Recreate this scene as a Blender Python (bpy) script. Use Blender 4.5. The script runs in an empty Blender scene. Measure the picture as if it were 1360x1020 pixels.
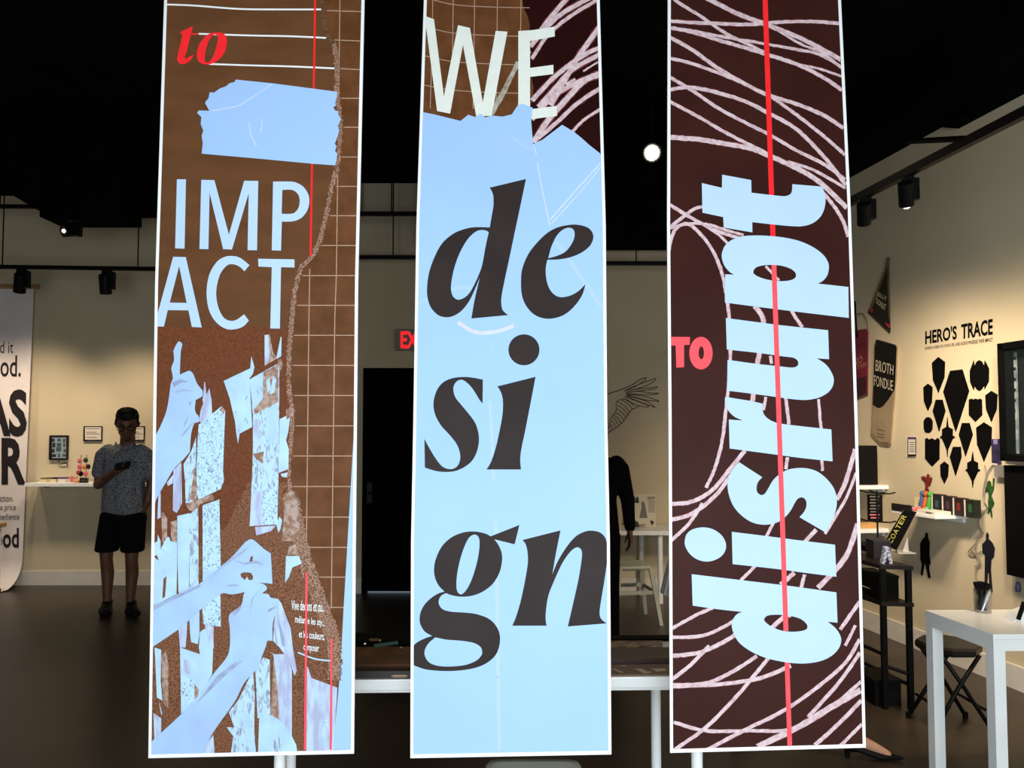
import bpy, bmesh, math, random
from mathutils import Vector, Matrix
from mathutils.geometry import tessellate_polygon
random.seed(7)
S = bpy.context.scene
COL = S.collection
# ------------------------------------------------------------------ camera
F, CX, CY, HZ, H = 1020.0, 680.0, 510.0, 575.0, 1.55      # pixels in the 1360x1020 frame, camera height
TILT = math.radians(2.5)
PYA = HZ - F*math.tan(TILT)                               # row of the optical axis
cam = bpy.data.cameras.new('camera'); camo = bpy.data.objects.new('camera', cam); COL.objects.link(camo)
camo.location = (0, 0, H); camo.rotation_euler = (math.pi/2 + TILT, 0, 0)
cam.sensor_fit = 'HORIZONTAL'; cam.sensor_width = 36; cam.lens = F*36/1360
cam.shift_y = (PYA - CY)/1360; cam.clip_start = 0.02
S.camera = camo
# ------------------------------------------------------------------ world, daylight, exposure
S.view_settings.view_transform = 'Standard'; S.view_settings.look = 'None'
S.view_settings.exposure = 0.0; S.view_settings.gamma = 1; S.view_settings.use_curve_mapping = False
w = bpy.data.worlds.new('world'); S.world = w; w.use_nodes = True
w.node_tree.nodes['Background'].inputs[0].default_value = (0.62, 0.8, 1, 1)
w.node_tree.nodes['Background'].inputs[1].default_value = 0.9
def area(name, loc, rot, sx, sy, power, col):
    l = bpy.data.lights.new(name, 'AREA'); l.shape = 'RECTANGLE'; l.size = sx; l.size_y = sy
    l.energy = power; l.color = col
    o = bpy.data.objects.new(name, l); COL.objects.link(o); o.location = loc; o.rotation_euler = rot
    return o
# daylight falling through the shop window behind the photographer
area('window_daylight', (0.35, -0.92, 1.4), (math.pi/2, 0, 0), 4.4, 2.0, 182, (0.91, 0.965, 1.0))
WARM = (1.0, 0.79, 0.57)
# ------------------------------------------------------------------ rays and planes
cT, sT = math.cos(TILT), math.sin(TILT)
O = Vector((0, 0, H))
def ray(px, py):
    a, b = (px-CX)/F, (PYA-py)/F
    return Vector((a, cT - b*sT, sT + b*cT))
def on_z(px, py, z=0.0):
    d = ray(px, py); return O + d*((z-H)/d.z)
def on_y(px, py, Y):
    d = ray(px, py); return O + d*(Y/d.y)
def on_pl(px, py, p0, n):
    d = ray(px, py); return O + d*((p0-O).dot(n)/d.dot(n))
YB = on_z(850, 788).y              # back wall, middle
YL = on_z(120, 777).y              # back wall, left bay
_a, _b = on_z(1147, 833), on_z(1358, 918.5)
WD = Vector((_a.x-_b.x, _a.y-_b.y, 0)).normalized()     # right wall, running away from the camera
WP = _b
WN = Vector((-WD.y, WD.x, 0))                           # into the room
if WN.x > 0: WN = -WN
def mapR(off):                                          # onto the right wall, off metres proud of it
    p = WP + WN*off
    return lambda x, y: on_pl(x, y, p, WN)
def mapY(Y): return lambda x, y: on_y(x, y, Y)
Zup = Vector((0, 0, 1))
# ------------------------------------------------------------------ materials (all node based)
def lin(c): return c/12.92 if c <= 0.04045 else ((c+0.055)/1.055)**2.4
def hexc(h):
    if not isinstance(h, str): return tuple(h)
    h = h.lstrip('#'); return tuple(lin(int(h[i:i+2], 16)/255) for i in (0, 2, 4))
MATS = {}
def mat(name, c1, c2=None, scale=6.0, rough=0.6, metal=0.0, bump=0.0, spec=0.5, lo=0.35, hi=0.65, detail=4.0,
        stretch=(1, 1, 1), emit=0.0, alpha=1.0, trans=0.0, distort=0.0):
    if name in MATS: return MATS[name]
    m = bpy.data.materials.new(name); m.use_nodes = True
    nt = m.node_tree; N = nt.nodes; L = nt.links
    b = N['Principled BSDF']
    c1 = hexc(c1); c2 = hexc(c2) if c2 else tuple(min(1, v*0.9) for v in c1)
    tc = N.new('ShaderNodeTexCoord'); mp = N.new('ShaderNodeMapping'); mp.inputs['Scale'].default_value = stretch
    no = N.new('ShaderNodeTexNoise'); no.inputs['Scale'].default_value = scale; no.inputs['Detail'].default_value = detail
    no.inputs['Distortion'].default_value = distort
    L.new(tc.outputs['Object'], mp.inputs['Vector']); L.new(mp.outputs['Vector'], no.inputs['Vector'])
    r = N.new('ShaderNodeValToRGB'); r.color_ramp.elements[0].position = lo; r.color_ramp.elements[1].position = hi
    r.color_ramp.elements[0].color = (*c2, 1); r.color_ramp.elements[1].color = (*c1, 1)
    L.new(no.outputs['Fac'], r.inputs['Fac']); L.new(r.outputs['Color'], b.inputs['Base Color'])
    b.inputs['Roughness'].default_value = rough; b.inputs['Metallic'].default_value = metal
    b.inputs['Specular IOR Level'].default_value = spec
    b.inputs['Transmission Weight'].default_value = trans; b.inputs['Alpha'].default_value = alpha
    if emit:
        L.new(r.outputs['Color'], b.inputs['Emission Color']); b.inputs['Emission Strength'].default_value = emit
    if bump:
        bp = N.new('ShaderNodeBump'); bp.inputs['Strength'].default_value = bump; bp.inputs['Distance'].default_value = 0.01
        L.new(no.outputs['Fac'], bp.inputs['Height']); L.new(bp.outputs['Normal'], b.inputs['Normal'])
    MATS[name] = m
    return m
BLACK = mat('matt black', (0.0035,0.0033,0.0033), (0.0025,0.0025,0.0025), rough=0.8, spec=0.08)
CEIL = mat('black painted ceiling', (0.0035, 0.0035, 0.0035), (0.002, 0.002, 0.002), rough=0.95, spec=0.02)
BMETAL = mat('black metal', (0.004,0.0037,0.0037), (0.003,0.003,0.003), rough=0.45, spec=0.14)
WALL = mat('warm white wall paint', '#cdc1a5', '#c6ba9d', scale=2.0, rough=0.85, bump=0.02, spec=0.2)
BASEM = mat('white baseboard', '#d8d4ca', '#d0ccc2', rough=0.5)
WHITE = mat('white lacquer', '#f0f4f3', '#eaefee', rough=0.24)
FLOORM = mat('stained concrete', '#43382d', '#251f1a', scale=1.3, rough=0.36, bump=0.05, lo=0.3, hi=0.72, detail=9, spec=0.35)
# ------------------------------------------------------------------ mesh builder
ORI = {}
def origin(o):
    v = Vector((0, 0, 0))
    while o: v = v + o.location; o = o.parent
    return v
def tag(o, label=None, cat=None, group=None, kind=None):
    if label: o['label'] = label
    if cat: o['category'] = cat
    if group: o['group'] = group
    if kind: o['kind'] = kind
    return o
def thing(name, loc, label, cat, group=None):
    o = bpy.data.objects.new(name, None); COL.objects.link(o); o.location = loc; o.empty_display_size = 0.1
    return tag(o, label, cat, group)
class MB:
    def __init__(s): s.v = []; s.f = []
    def add(s, vs, fs):
        k = len(s.v); s.v += [Vector(v) for v in vs]; s.f += [tuple(i+k for i in f) for f in fs]; return s
    def bm(s, b):
        b.verts.index_update(); return s.add([v.co.copy() for v in b.verts], [[v.index for v in f.verts] for f in b.faces])
    def box(s, c, size, M=None, bev=0.0):
        b = bmesh.new(); bmesh.ops.create_cube(b, size=1)
        for v in b.verts: v.co = Vector((v.co.x*size[0], v.co.y*size[1], v.co.z*size[2]))
        if bev: bmesh.ops.bevel(b, geom=list(b.edges), offset=bev, segments=2, affect='EDGES', profile=0.7)
        for v in b.verts:
            v.co = v.co + Vector(c)
            if M is not None: v.co = M @ v.co
        s.bm(b); b.free(); return s
    def ring(s, c, ax, r, n, ph=0):
        ax = Vector(ax).normalized(); t = Vector((0, 0, 1)) if abs(ax.z) < 0.9 else Vector((1, 0, 0))
        u = ax.cross(t).normalized(); w = ax.cross(u)
        return [Vector(c) + (u*math.cos(2*math.pi*i/n+ph) + w*math.sin(2*math.pi*i/n+ph))*r for i in range(n)]
    def loft(s, rings, cap=True):
        n = len(rings[0]); vs = [p for r in rings for p in r]; fs = []
        for k in range(len(rings)-1):
            for i in range(n):
                j = (i+1) % n; fs.append((k*n+i, k*n+j, (k+1)*n+j, (k+1)*n+i))
        if cap: fs.append(tuple(range(n))[::-1]); fs.append(tuple((len(rings)-1)*n+i for i in range(n)))
        return s.add(vs, fs)
    def cyl(s, a, b, r0, r1=None, n=16):
        a, b = Vector(a), Vector(b); r1 = r0 if r1 is None else r1
        return s.loft([s.ring(a, b-a, r0, n), s.ring(b, b-a, r1, n)])
    def tube(s, pts, r, n=8):
        pts = [Vector(p) for p in pts]; R = []
        u = None
        for i, p in enumerate(pts):
            ax = (pts[min(i+1, len(pts)-1)] - pts[max(i-1, 0)]).normalized()
            if u is None:
                t = Vector((0, 0, 1)) if abs(ax.z) < 0.9 else Vector((1, 0, 0)); u = ax.cross(t).normalized()
            else: u = (u - ax*u.dot(ax)).normalized()
            w = ax.cross(u); rr = r[i] if isinstance(r, (list, tuple)) else r
            R.append([p + (u*math.cos(2*math.pi*k/n) + w*math.sin(2*math.pi*k/n))*rr for k in range(n)])
        return s.loft(R)
    def lathe(s, c, prof, n=20, sx=1, sy=1):
        c = Vector(c)
        return s.loft([[c + Vector((math.cos(2*math.pi*i/n)*r*sx, math.sin(2*math.pi*i/n)*r*sy, z)) for i in range(n)] for r, z in prof])
    def ball(s, c, r, M=None, seg=12):
        b = bmesh.new(); bmesh.ops.create_uvsphere(b, u_segments=seg, v_segments=max(6, seg*2//3), radius=1)
        r = (r, r, r) if not isinstance(r, (tuple, list)) else r
        for v in b.verts:
            q = Vector((v.co.x*r[0], v.co.y*r[1], v.co.z*r[2]))
            v.co = Vector(c) + (M @ q if M is not None else q)
        s.bm(b); b.free(); return s
    def hull(s, *balls):
        """convex hull over ellipsoids (centre, radius)"""
        b = bmesh.new()
        for c, r in balls:
            r = (r, r, r) if not isinstance(r, (tuple, list)) else r
            q = bmesh.ops.create_icosphere(b, subdivisions=2, radius=1)
            for v in q['verts']: v.co = Vector((v.co.x*r[0], v.co.y*r[1], v.co.z*r[2])) + Vector(c)
        res = bmesh.ops.convex_hull(b, input=list(b.verts))
        junk = [g for g in res['geom_interior'] if isinstance(g, bmesh.types.BMVert)]
        bmesh.ops.delete(b, geom=junk, context='VERTS')
        s.bm(b); b.free(); return s
    def prism(s, poly, d, top=True):
        """poly: 3D points in a plane; d: vector to the front face"""
        poly = [Vector(p) for p in poly]; n = len(poly); d = Vector(d)
        tri = tessellate_polygon([poly])
        vs = poly + [p+d for p in poly]
        fs = [tuple(t) for t in tri] + [tuple(i+n for i in t)[::-1] for t in tri]
        fs += [(i, (i+1) % n, (i+1) % n + n, i+n) for i in range(n)]
        return s.add(vs, fs)
    def flat(s, loops, fn):
        """filled flat print: loops of (px,py); fn maps them to the surface"""
        L3 = [[Vector((x, y, 0)) for x, y in lp] for lp in loops]
        allp = [p for lp in loops for p in lp]
        tri = tessellate_polygon(L3)
        return s.add([fn(x, y) for x, y in allp], [tuple(t) for t in tri])
    def build(s, name, m, parent=None, smooth=False, loc=None, mods=None, weld=False, flip=True):
        me = bpy.data.meshes.new(name); o = bpy.data.objects.new(name, me)
        if parent is not None: off = origin(parent)
        elif loc is not None: off = Vector(loc)
        else:
            xs = [v.x for v in s.v]; ys = [v.y for v in s.v]; zs = [v.z for v in s.v]
            off = Vector(((min(xs)+max(xs))/2, (min(ys)+max(ys))/2, min(zs)))
        me.from_pydata([v-off for v in s.v], [], s.f)
        if flip:
            b = bmesh.new(); b.from_mesh(me)
            if weld: bmesh.ops.remove_doubles(b, verts=list(b.verts), dist=1e-5)
            bmesh.ops.recalc_face_normals(b, faces=list(b.faces)); b.to_mesh(me); b.free()
        me.update()
        if smooth: me.polygons.foreach_set('use_smooth', [True]*len(me.polygons))
        me.materials.append(m)
        if parent is not None: o.parent = parent
        else: o.location = off
        COL.objects.link(o)
        return o
def struct(o): o['kind'] = 'structure'; return o
def remeshed(mb, name, m, parent, voxel=0.008, smooth=6):
    """one continuous skin over overlapping volumes"""
    o = mb.build('tmp', m)
    r = o.modifiers.new('r', 'REMESH'); r.mode = 'VOXEL'; r.voxel_size = voxel
    q = o.modifiers.new('s', 'SMOOTH'); q.factor = 0.5; q.iterations = smooth
    bpy.context.view_layer.update()
    dg = bpy.context.evaluated_depsgraph_get()
    me = bpy.data.meshes.new_from_object(o.evaluated_get(dg))
    loc = o.location.copy(); bpy.data.objects.remove(o)
    me.transform(Matrix.Translation(loc - origin(parent)))
    me.polygons.foreach_set('use_smooth', [True]*len(me.polygons))
    me.name = name
    n = bpy.data.objects.new(name, me); n.parent = parent; COL.objects.link(n)
    if not me.materials: me.materials.append(m)
    return n
# ------------------------------------------------------------------ traced outlines and lettering
def path(s, x0=0, y0=0, k=1.0, closed=True, step=5):
    """'x,y x,y* ...' in a k-times enlarged crop at (x0,y0); * marks corners, the rest is a smooth curve"""
    pts = []
    for t in s.split():
        c = t.endswith('*'); a, b = t.rstrip('*').split(',')
        pts.append((x0+float(a)/k, y0+float(b)/k, c))
    n = len(pts); out = []
    for i in range(n if closed else n-1):
        p1, p2 = pts[i], pts[(i+1) % n]
        p0 = pts[(i-1) % n] if (closed or i > 0) else p1
        p3 = pts[(i+2) % n] if (closed or i+2 < n) else p2
        out.append((p1[0], p1[1]))
        if p1[2] and p2[2]: continue
        if p1[2]: p0 = p1
        if p2[2]: p3 = p2
        for j in range(1, step):
            t = j/step
            q = []
            for d in (0, 1):
                m1 = (p2[d]-p0[d])*0.5 if not p1[2] else (p2[d]-p1[d])*0.9
                m2 = (p3[d]-p1[d])*0.5 if not p2[2] else (p2[d]-p1[d])*0.9
                h00 = 2*t**3-3*t*t+1; h10 = t**3-2*t*t+t; h01 = -2*t**3+3*t*t; h11 = t**3-t*t
                q.append(h00*p1[d]+h10*m1+h01*p2[d]+h11*m2)
            out.append(tuple(q))
    if not closed: out.append(pts[-1][:2])
    return out
def poly(s, x0=0, y0=0, k=1.0):
    return [(x0+float(t.split(',')[0])/k, y0+float(t.split(',')[1])/k) for t in s.split()]
def ell(cx, cy, rx, ry, n=40): return [(cx+rx*math.cos(2*math.pi*i/n), cy+ry*math.sin(2*math.pi*i/n)) for i in range(n)]
def ragged(pts, amp, step=3.0, seed=1):
    """roughen a polyline: torn paper"""
    r = random.Random(seed); out = []
    for i in range(len(pts)):
        a, b = pts[i], pts[(i+1) % len(pts)]
        d = math.hypot(b[0]-a[0], b[1]-a[1]); n = max(1, int(d/step))
        for j in range(n):
            t = j/n; out.append((a[0]+(b[0]-a[0])*t + r.uniform(-amp, amp), a[1]+(b[1]-a[1])*t + r.uniform(-amp, amp)))
    return out
TXT = {}
def text_mesh(s, bold=0.0):
    key = (s, bold)
    if key in TXT: return TXT[key]
    cu = bpy.data.curves.new('t', 'FONT'); cu.body = s; cu.fill_mode = 'FRONT'; cu.offset = bold; cu.resolution_u = 3
    o = bpy.data.objects.new('t', cu); COL.objects.link(o)
    bpy.context.view_layer.update()
    dg = bpy.context.evaluated_depsgraph_get(); e = o.evaluated_get(dg); me = e.to_mesh()
    vs = [v.co.copy() for v in me.vertices]; fs = [tuple(p.vertices) for p in me.polygons]
    e.to_mesh_clear(); bpy.data.objects.remove(o); bpy.data.curves.remove(cu)
    x0 = min(v.x for v in vs); x1 = max(v.x for v in vs); y0 = min(v.y for v in vs); y1 = max(v.y for v in vs)
    vs = [((v.x-x0)/(x1-x0), (v.y-y0)/(y1-y0)) for v in vs]
    TXT[key] = (vs, fs); return TXT[key]
def text(s, quad, fn, mb=None, bold=0.0):
    """lettering filling a quad of pixels (tl, tr, br, bl) on a surface"""
    mb = mb or MB(); vs, fs = text_mesh(s, bold); tl, tr, br, bl = quad
    def q(u, v):
        x = (bl[0]*(1-u)+br[0]*u)*(1-v) + (tl[0]*(1-u)+tr[0]*u)*v
        y = (bl[1]*(1-u)+br[1]*u)*(1-v) + (tl[1]*(1-u)+tr[1]*u)*v
        return fn(x, y)
    return mb.add([q(u, v) for u, v in vs], fs)
def rect(x0, y0, x1, y1): return ((x0, y0), (x1, y0), (x1, y1), (x0, y1))
def ribbon(pts, w, fn, mb, jit=0.0, seed=0):
    r = random.Random(seed); n = len(pts); L = []; R = []
    for i in range(n):
        a = pts[max(0, i-1)]; b = pts[min(n-1, i+1)]
        dx, dy = b[0]-a[0], b[1]-a[1]; d = math.hypot(dx, dy) or 1
        ww = w/2
        L.append(fn(pts[i][0]-dy/d*(ww+r.uniform(-jit, jit)), pts[i][1]+dx/d*(ww+r.uniform(-jit, jit))))
        R.append(fn(pts[i][0]+dy/d*(ww+r.uniform(-jit, jit)), pts[i][1]-dx/d*(ww+r.uniform(-jit, jit))))
    mb.add(L+R, [(i, i+1, n+i+1, n+i) for i in range(n-1)]); return mb
# ================================================================== the room
def slab(name, x0, y0, z0, x1, y1, z1, m):
    return struct(MB().box(((x0+x1)/2, (y0+y1)/2, (z0+z1)/2), (abs(x1-x0), abs(y1-y0), abs(z1-z0))).build(name, m))
ZC = 4.02                                             # ceiling height
XL = -7.0; YF = -1.05
# right wall and back wall meet here
tcor = (YB - WP.y)/WD.y; XCOR = (WP + WD*tcor).x
floor_o = slab('floor', XL-0.3, YF-0.3, -0.12, 5.2, YL+0.5, 0, FLOORM)
floor_o['label'] = 'dark stained concrete floor with a dull sheen'
slab('ceiling', XL-0.3, YF-0.3, ZC, 5.2, YL+0.5, ZC+0.1, CEIL)
xs = on_y(330, 600, YL).x                             # the back wall steps forward here, behind the tall banner
MB_ = MB().box(((XL+xs)/2, YL+0.06, ZC/2), (xs-XL, 0.12, ZC)); struct(MB_.build('wall_back_left', WALL))
struct(MB().box((xs+0.05, (YL+YB)/2+0.06, ZC/2), (0.1, YL-YB+0.12, ZC)).build('wall_back_return', WALL))
DX0, DX1, DZ = on_y(482, 600, YB).x, on_y(482, 600, YB).x+0.98, on_y(500, 489, YB).z
wb = MB()
wb.box(((xs+DX0)/2, YB+0.06, ZC/2), (DX0-xs, 0.12, ZC)); wb.box(((DX1+XCOR+0.4)/2, YB+0.06, ZC/2), (XCOR+0.4-DX1, 0.12, ZC))
wb.box(((DX0+DX1)/2, YB+0.06, (DZ+ZC)/2), (DX1-DX0, 0.12, ZC-DZ))
struct(wb.build('wall_back', WALL))
MR = Matrix(((-WD.x, -WN.x, 0, 0), (-WD.y, -WN.y, 0, 0), (0, 0, 1, 0), (0, 0, 0, 1)))     # x: along the wall towards the camera, y: into the wall
def wallM(p): return Matrix.Translation(p) @ MR
far = WP + WD*(tcor+0.3); near = WP + WD*((YF-0.2-WP.y)/WD.y)
Lw = (far-near).length; mid = (far+near)/2
struct(MB().box((0, 0.06, ZC/2), (Lw, 0.12, ZC), wallM(Vector((mid.x, mid.y, 0)))).build('wall_right', WALL))
slab('wall_left', XL-0.12, YF-0.1, 0, XL, YL+0.12, ZC, WALL)
# front wall with the shop window behind the photographer
fw = MB()
fw.box((-4.5, YF-0.06, ZC/2), (5.0, 0.12, ZC)); fw.box((4.35, YF-0.06, ZC/2), (2.0, 0.12, ZC))
fw.box((0.7, YF-0.06, 0.15), (5.4, 0.12, 0.3)); fw.box((0.7, YF-0.06, (2.35+ZC)/2), (5.4, 0.12, ZC-2.35))
struct(fw.build('wall_front', WALL))
wf = MB()
for x in (-1.97, -0.2, 1.55, 3.3): wf.box((x, YF-0.03, 1.32), (0.06, 0.06, 2.0))
for z in (0.33, 2.32): wf.box((0.67, YF-0.03, z), (5.3, 0.06, 0.06))
struct(wf.build('window_1', BMETAL))
# baseboards
bh = 0.145
struct(MB().box(((XL+xs)/2, YL-0.006, bh/2), (xs-XL, 0.014, bh)).build('baseboard_back_left', BASEM))
b_ = MB().box(((xs+DX0)/2, YB-0.006, bh/2), (DX0-xs, 0.014, bh)); b_.box(((DX1+XCOR)/2, YB-0.006, bh/2), (XCOR-DX1, 0.014, bh))
struct(b_.build('baseboard_back', BASEM))
struct(MB().box((0, -0.006, bh/2), (Lw-0.4, 0.014, bh), wallM(Vector((mid.x, mid.y, 0)))).build('baseboard_right', BASEM))
# black double door
d = thing('door_1', ((DX0+DX1)/2, YB+0.05, 0), None, None); d['kind'] = 'structure'; d['label'] = 'black flush door in the back wall under the exit sign'
MB().box(((DX0+DX1)/2, YB+0.05, DZ/2), (DX1-DX0-0.06, 0.05, DZ-0.03)).build('door_leaf', CEIL, d)
fr = MB()
for x in (DX0+0.02, DX1-0.02): fr.box((x, YB+0.04, DZ/2), (0.04, 0.12, DZ))
fr.box(((DX0+DX1)/2, YB+0.04, DZ-0.02), (DX1-DX0, 0.12, 0.04)); fr.build('door_frame', CEIL, d)
hp = on_y(490, 655, YB-0.03)
MB().box((hp.x, YB+0.01, hp.z), (0.05, 0.03, 0.2)).tube([(hp.x, YB+0.02, hp.z), (hp.x, YB-0.05, hp.z), (hp.x+0.11, YB-0.05, hp.z)], 0.009).build('door_handle', mat('dark steel', '#1e1f22', rough=0.3, metal=0.9), d)
# black ceiling plant: ducts, beams
def beam(px0, px1, pyb, Y, name, label, dy=0.35, top=ZC):
    a, b = on_y(px0, pyb, Y), on_y(px1, pyb, Y)
    m = MB().box(((a.x+b.x)/2, Y+dy/2, (a.z+top)/2), (b.x-a.x, dy, top-a.z), bev=0.01)
    o = m.build('ceiling_duct', CEIL); tag(o, label, 'duct'); return o
beam(52, 162, 288, 6.4, 'd', 'short black duct box dropping lowest above the spot on the upper rail')
beam(162, 470, 278, 7.0, 'd', 'long black ceiling beam along the left bay wall', 0.3)
beam(560, 1010, 319, 6.9, 'd', 'black duct running across the back wall above the wing drawing', 0.4)
# sloping black duct at the far left
a, b = on_y(-60, 215, 6.2), on_y(52, 280, 6.2)
tag(MB().prism([a, b, Vector((b.x, b.y, ZC)), Vector((a.x, a.y, ZC))], (0, 0.3, 0)).build('sloped_duct', CEIL), 'black sloping duct coming down beside the tall wall poster', 'duct')
# black soffit along the right wall
zs = 3.66
p0 = WP + WD*((6.9-WP.y)/WD.y); p1 = on_pl(1318, 170, WP + WN*0.4, WN) - WN*0.4; m_ = (p0+p1)/2
tag(MB().box((0, -0.2, (zs+ZC)/2), ((p0-p1).length, 0.4, ZC-zs), wallM(Vector((m_.x, m_.y, 0)))).build('ceiling_duct', CEIL), 'black soffit box along the top of the right wall', 'duct')
z5 = mapR(0.12)(1348, 117).z; p2 = WP + WD*((1.5-WP.y)/WD.y); m_ = (p1+p2)/2
tag(MB().box((0, -0.06, (z5+ZC)/2), ((p1-p2).length-0.02, 0.12, ZC-z5), wallM(Vector((m_.x, m_.y, 0)))).build('ceiling_duct', CEIL), 'thin black soffit along the right wall above the display case', 'duct')
# ================================================================== the three hanging banners
BW = mat('white banner edge', '#f6f8f8', '#eef2f2', rough=0.45)
STEEL = mat('steel wire', '#8b8d90', rough=0.3, metal=0.9)
def banner(label, Lx, Rx, yb, yt):
    """Lx/Rx: left and right edge as (row, column) pairs; yb/yt: distance at the foot and at row 0"""
    def edge(E, y):
        for (y0, x0), (y1, x1) in zip(E, E[1:]):
            if y <= y1: return x0+(x1-x0)*(y-y0)/(y1-y0)
        return E[-1][1]
    pb = on_y((Lx[-1][1]+Rx[-1][1])/2, Lx[-1][0], yb); pt = on_y((Lx[0][1]+Rx[0][1])/2, 0, yt)
    n = Vector((0, -(pt.z-pb.z), (pt.y-pb.y))).normalized()
    def fn(x, y, off=0.0): return on_pl(x, y, pb + n*off, n)
    rows = [r for r, _ in Lx]
    left = [fn(edge(Lx, y), y) for y in rows]; right = [fn(edge(Rx, y), y) for y in [r for r, _ in Rx]]
    # the sheet goes on above the frame at the same width
    up = (left[0]-left[1]).normalized(); zt = 3.35
    k = (zt-left[0].z)/up.z; tl = left[0]+up*k
    up2 = (right[0]-right[1]).normalized(); tr = right[0]+up2*((zt-right[0].z)/up2.z)
    root = thing('hanging_banner', ((left[-1].x+right[-1].x)/2, pb.y, min(left[-1].z, right[-1].z)), label, 'banner', None)
    MB().prism([tl]+left+right[::-1]+[tr], -n*0.006).build('sheet', BW, root)
    MB().box(((tl.x+tr.x)/2, tl.y, zt+0.012), (tr.x-tl.x+0.02, 0.025, 0.03), bev=0.004).build('top_rail', BMETAL, root)
    for x in (tl.x+0.06, tr.x-0.06):
        MB().cyl((x, tl.y, zt), (x, tl.y, ZC), 0.0025, n=6).build('hanging_wire', STEEL, root)
    def inner(b=4.0):
        pts = [(edge(Lx, y)+b, y) for y in (-420, 0)+tuple(rows[1:-1])] + [(Lx[-1][1]+b, Lx[-1][0]-b-1)] + [(Rx[-1][1]-b, Rx[-1][0]-b-1)]
        pts += [(edge(Rx, y)-b, y) for y in tuple(r for r, _ in Rx[1:-1])[::-1]+(0, -420)]
        return pts
    def edges_above(E, y): return E[0][1] + (E[1][1]-E[0][1])*(y-E[0][0])/(E[1][0]-E[0][0])
    LY = 0.0003
    def cl(x, y):
        y = min(y, Lx[-1][0]-5.0-(Lx[-1][0]-Rx[-1][0])*(x-Lx[-1][1])/(Rx[-1][1]-Lx[-1][1]))
        lo = edge(Lx, y) if y >= 0 else edges_above(Lx, y); hi = edge(Rx, y) if y >= 0 else edges_above(Rx, y)
        return min(max(x, lo+4), hi-4), y
    def pr(name, loops, m, layer):
        return MB().flat(loops, lambda x, y: fn(*cl(x, y), LY*layer)).build(name, m, root, flip=False)
    def fnl(layer): return lambda x, y: fn(*cl(x, y), LY*layer)
    def inner_art(b=4.0):
        p = [(edges_above(Lx, -430)+b, -430)] + [(edge(Lx, y)+b, y) for y in rows[:-1]] + [(Lx[-1][1]+b, Lx[-1][0]-b-1), (Rx[-1][1]-b, Rx[-1][0]-b-1)]
        p += [(edge(Rx, r)-b, r) for r, _ in Rx[:-1]][::-1] + [(edges_above(Rx, -430)-b, -430)]
        return p
    return root, pr, fnl, inner_art, (lambda y: edge(Lx, y)), (lambda y: edge(Rx, y))
def stroke(pr_root, s, x0, y0, k, w, m, fn, name='ink_stroke', jit=0.0, seed=0, dense=8):
    pts = path(s, x0, y0, k, closed=False, step=dense)
    return ribbon(pts, w, fn, MB(), jit, seed).build(name, m, pr_root, flip=False)
# ---- printed inks
def ink(name, c1, c2=None, **k):
    kw = dict(rough=0.45, spec=0.06, scale=30); kw.update(k); return mat(name, c1, c2, **kw)
BLUE = ink('pale blue ink', '#a6cbf6', '#a1c6f2', scale=1.5)
BLUE2 = ink('paler blue ink', '#bcd8f6', '#b7d3f3', scale=2)
CHAR = ink('charcoal ink', '#362e2d', '#312928', scale=5)
RED = ink('red ink', '#ff2f33', '#f62b30')
CORAL = ink('coral ink', '#ff5a62', '#fb555d')
IVORY = ink('ivory ink', '#e6ebe2', '#e1e6dd')
WHITEI = ink('white ink', '#f4f8f8')
BROWN = ink('brown paper ink', '#69452b', '#5f3e26', scale=6, stretch=(1, 1, 3))
GRID = ink('brown squared paper ink', '#6b442a', '#5c391f', scale=16, detail=8)
GRIDL = ink('grid line ink', '#b99b85', '#a98a74', scale=60)
RUST = ink('rust photo ink', '#74432a', '#5f361f', scale=160, detail=2, lo=0.3, hi=0.7)
GRAIN = ink('grainy brown photo ink', '#8a5f47', '#5a3924', scale=260, detail=2, lo=0.38, hi=0.62)
TORN = ink('torn fibre ink', '#a58675', '#6b472f', scale=260, detail=3, lo=0.42, hi=0.58)
PAP = ink('printed paper blue', '#b8dcf4', '#a9c9e6', scale=14)
PAPL = ink('printed paper lavender', '#aab0cf', '#b9d3ee', scale=22, lo=0.4, hi=0.6, stretch=(2, 1, 0.6))
PAPT = ink('printed paper tan', '#b09b90', '#8b6b57', scale=60, lo=0.4, hi=0.6)
PAPM = ink('printed paper mottled', '#b6d8f0', '#8f97ad', scale=38, lo=0.38, hi=0.5, stretch=(2.2, 1, 0.7), distort=1.5)
PAPS = ink('printed paper scribbled', '#b8dcf4', '#7f88a4', scale=55, lo=0.37, hi=0.46, stretch=(1.3, 1, 0.8), distort=3)
SKIN1 = ink('printed skin blue', '#acd2f3', '#a2bde6', scale=7, lo=0.35, hi=0.7)
SHD = ink('printed shade lavender', '#8f9bb8', '#9fb4d3', scale=30)
MARO = ink('maroon paper ink', '#3d1f1a', '#361a16', scale=3)
MARO2 = ink('dark maroon ink', '#2c100e', '#240c0b', scale=3)
CHALK = ink('chalk line ink', '#d8c4c8', '#bf9fa4', scale=70, lo=0.3, hi=0.6)
CHALKD = ink('chalk fringe ink', '#7a3b3e', '#532728', scale=80)
CREASE = ink('crease ink', '#cbdcfb', '#c6d4f8')
CREASEP = ink('pink crease ink', '#b3cbf6', '#aecdf7')
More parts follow.
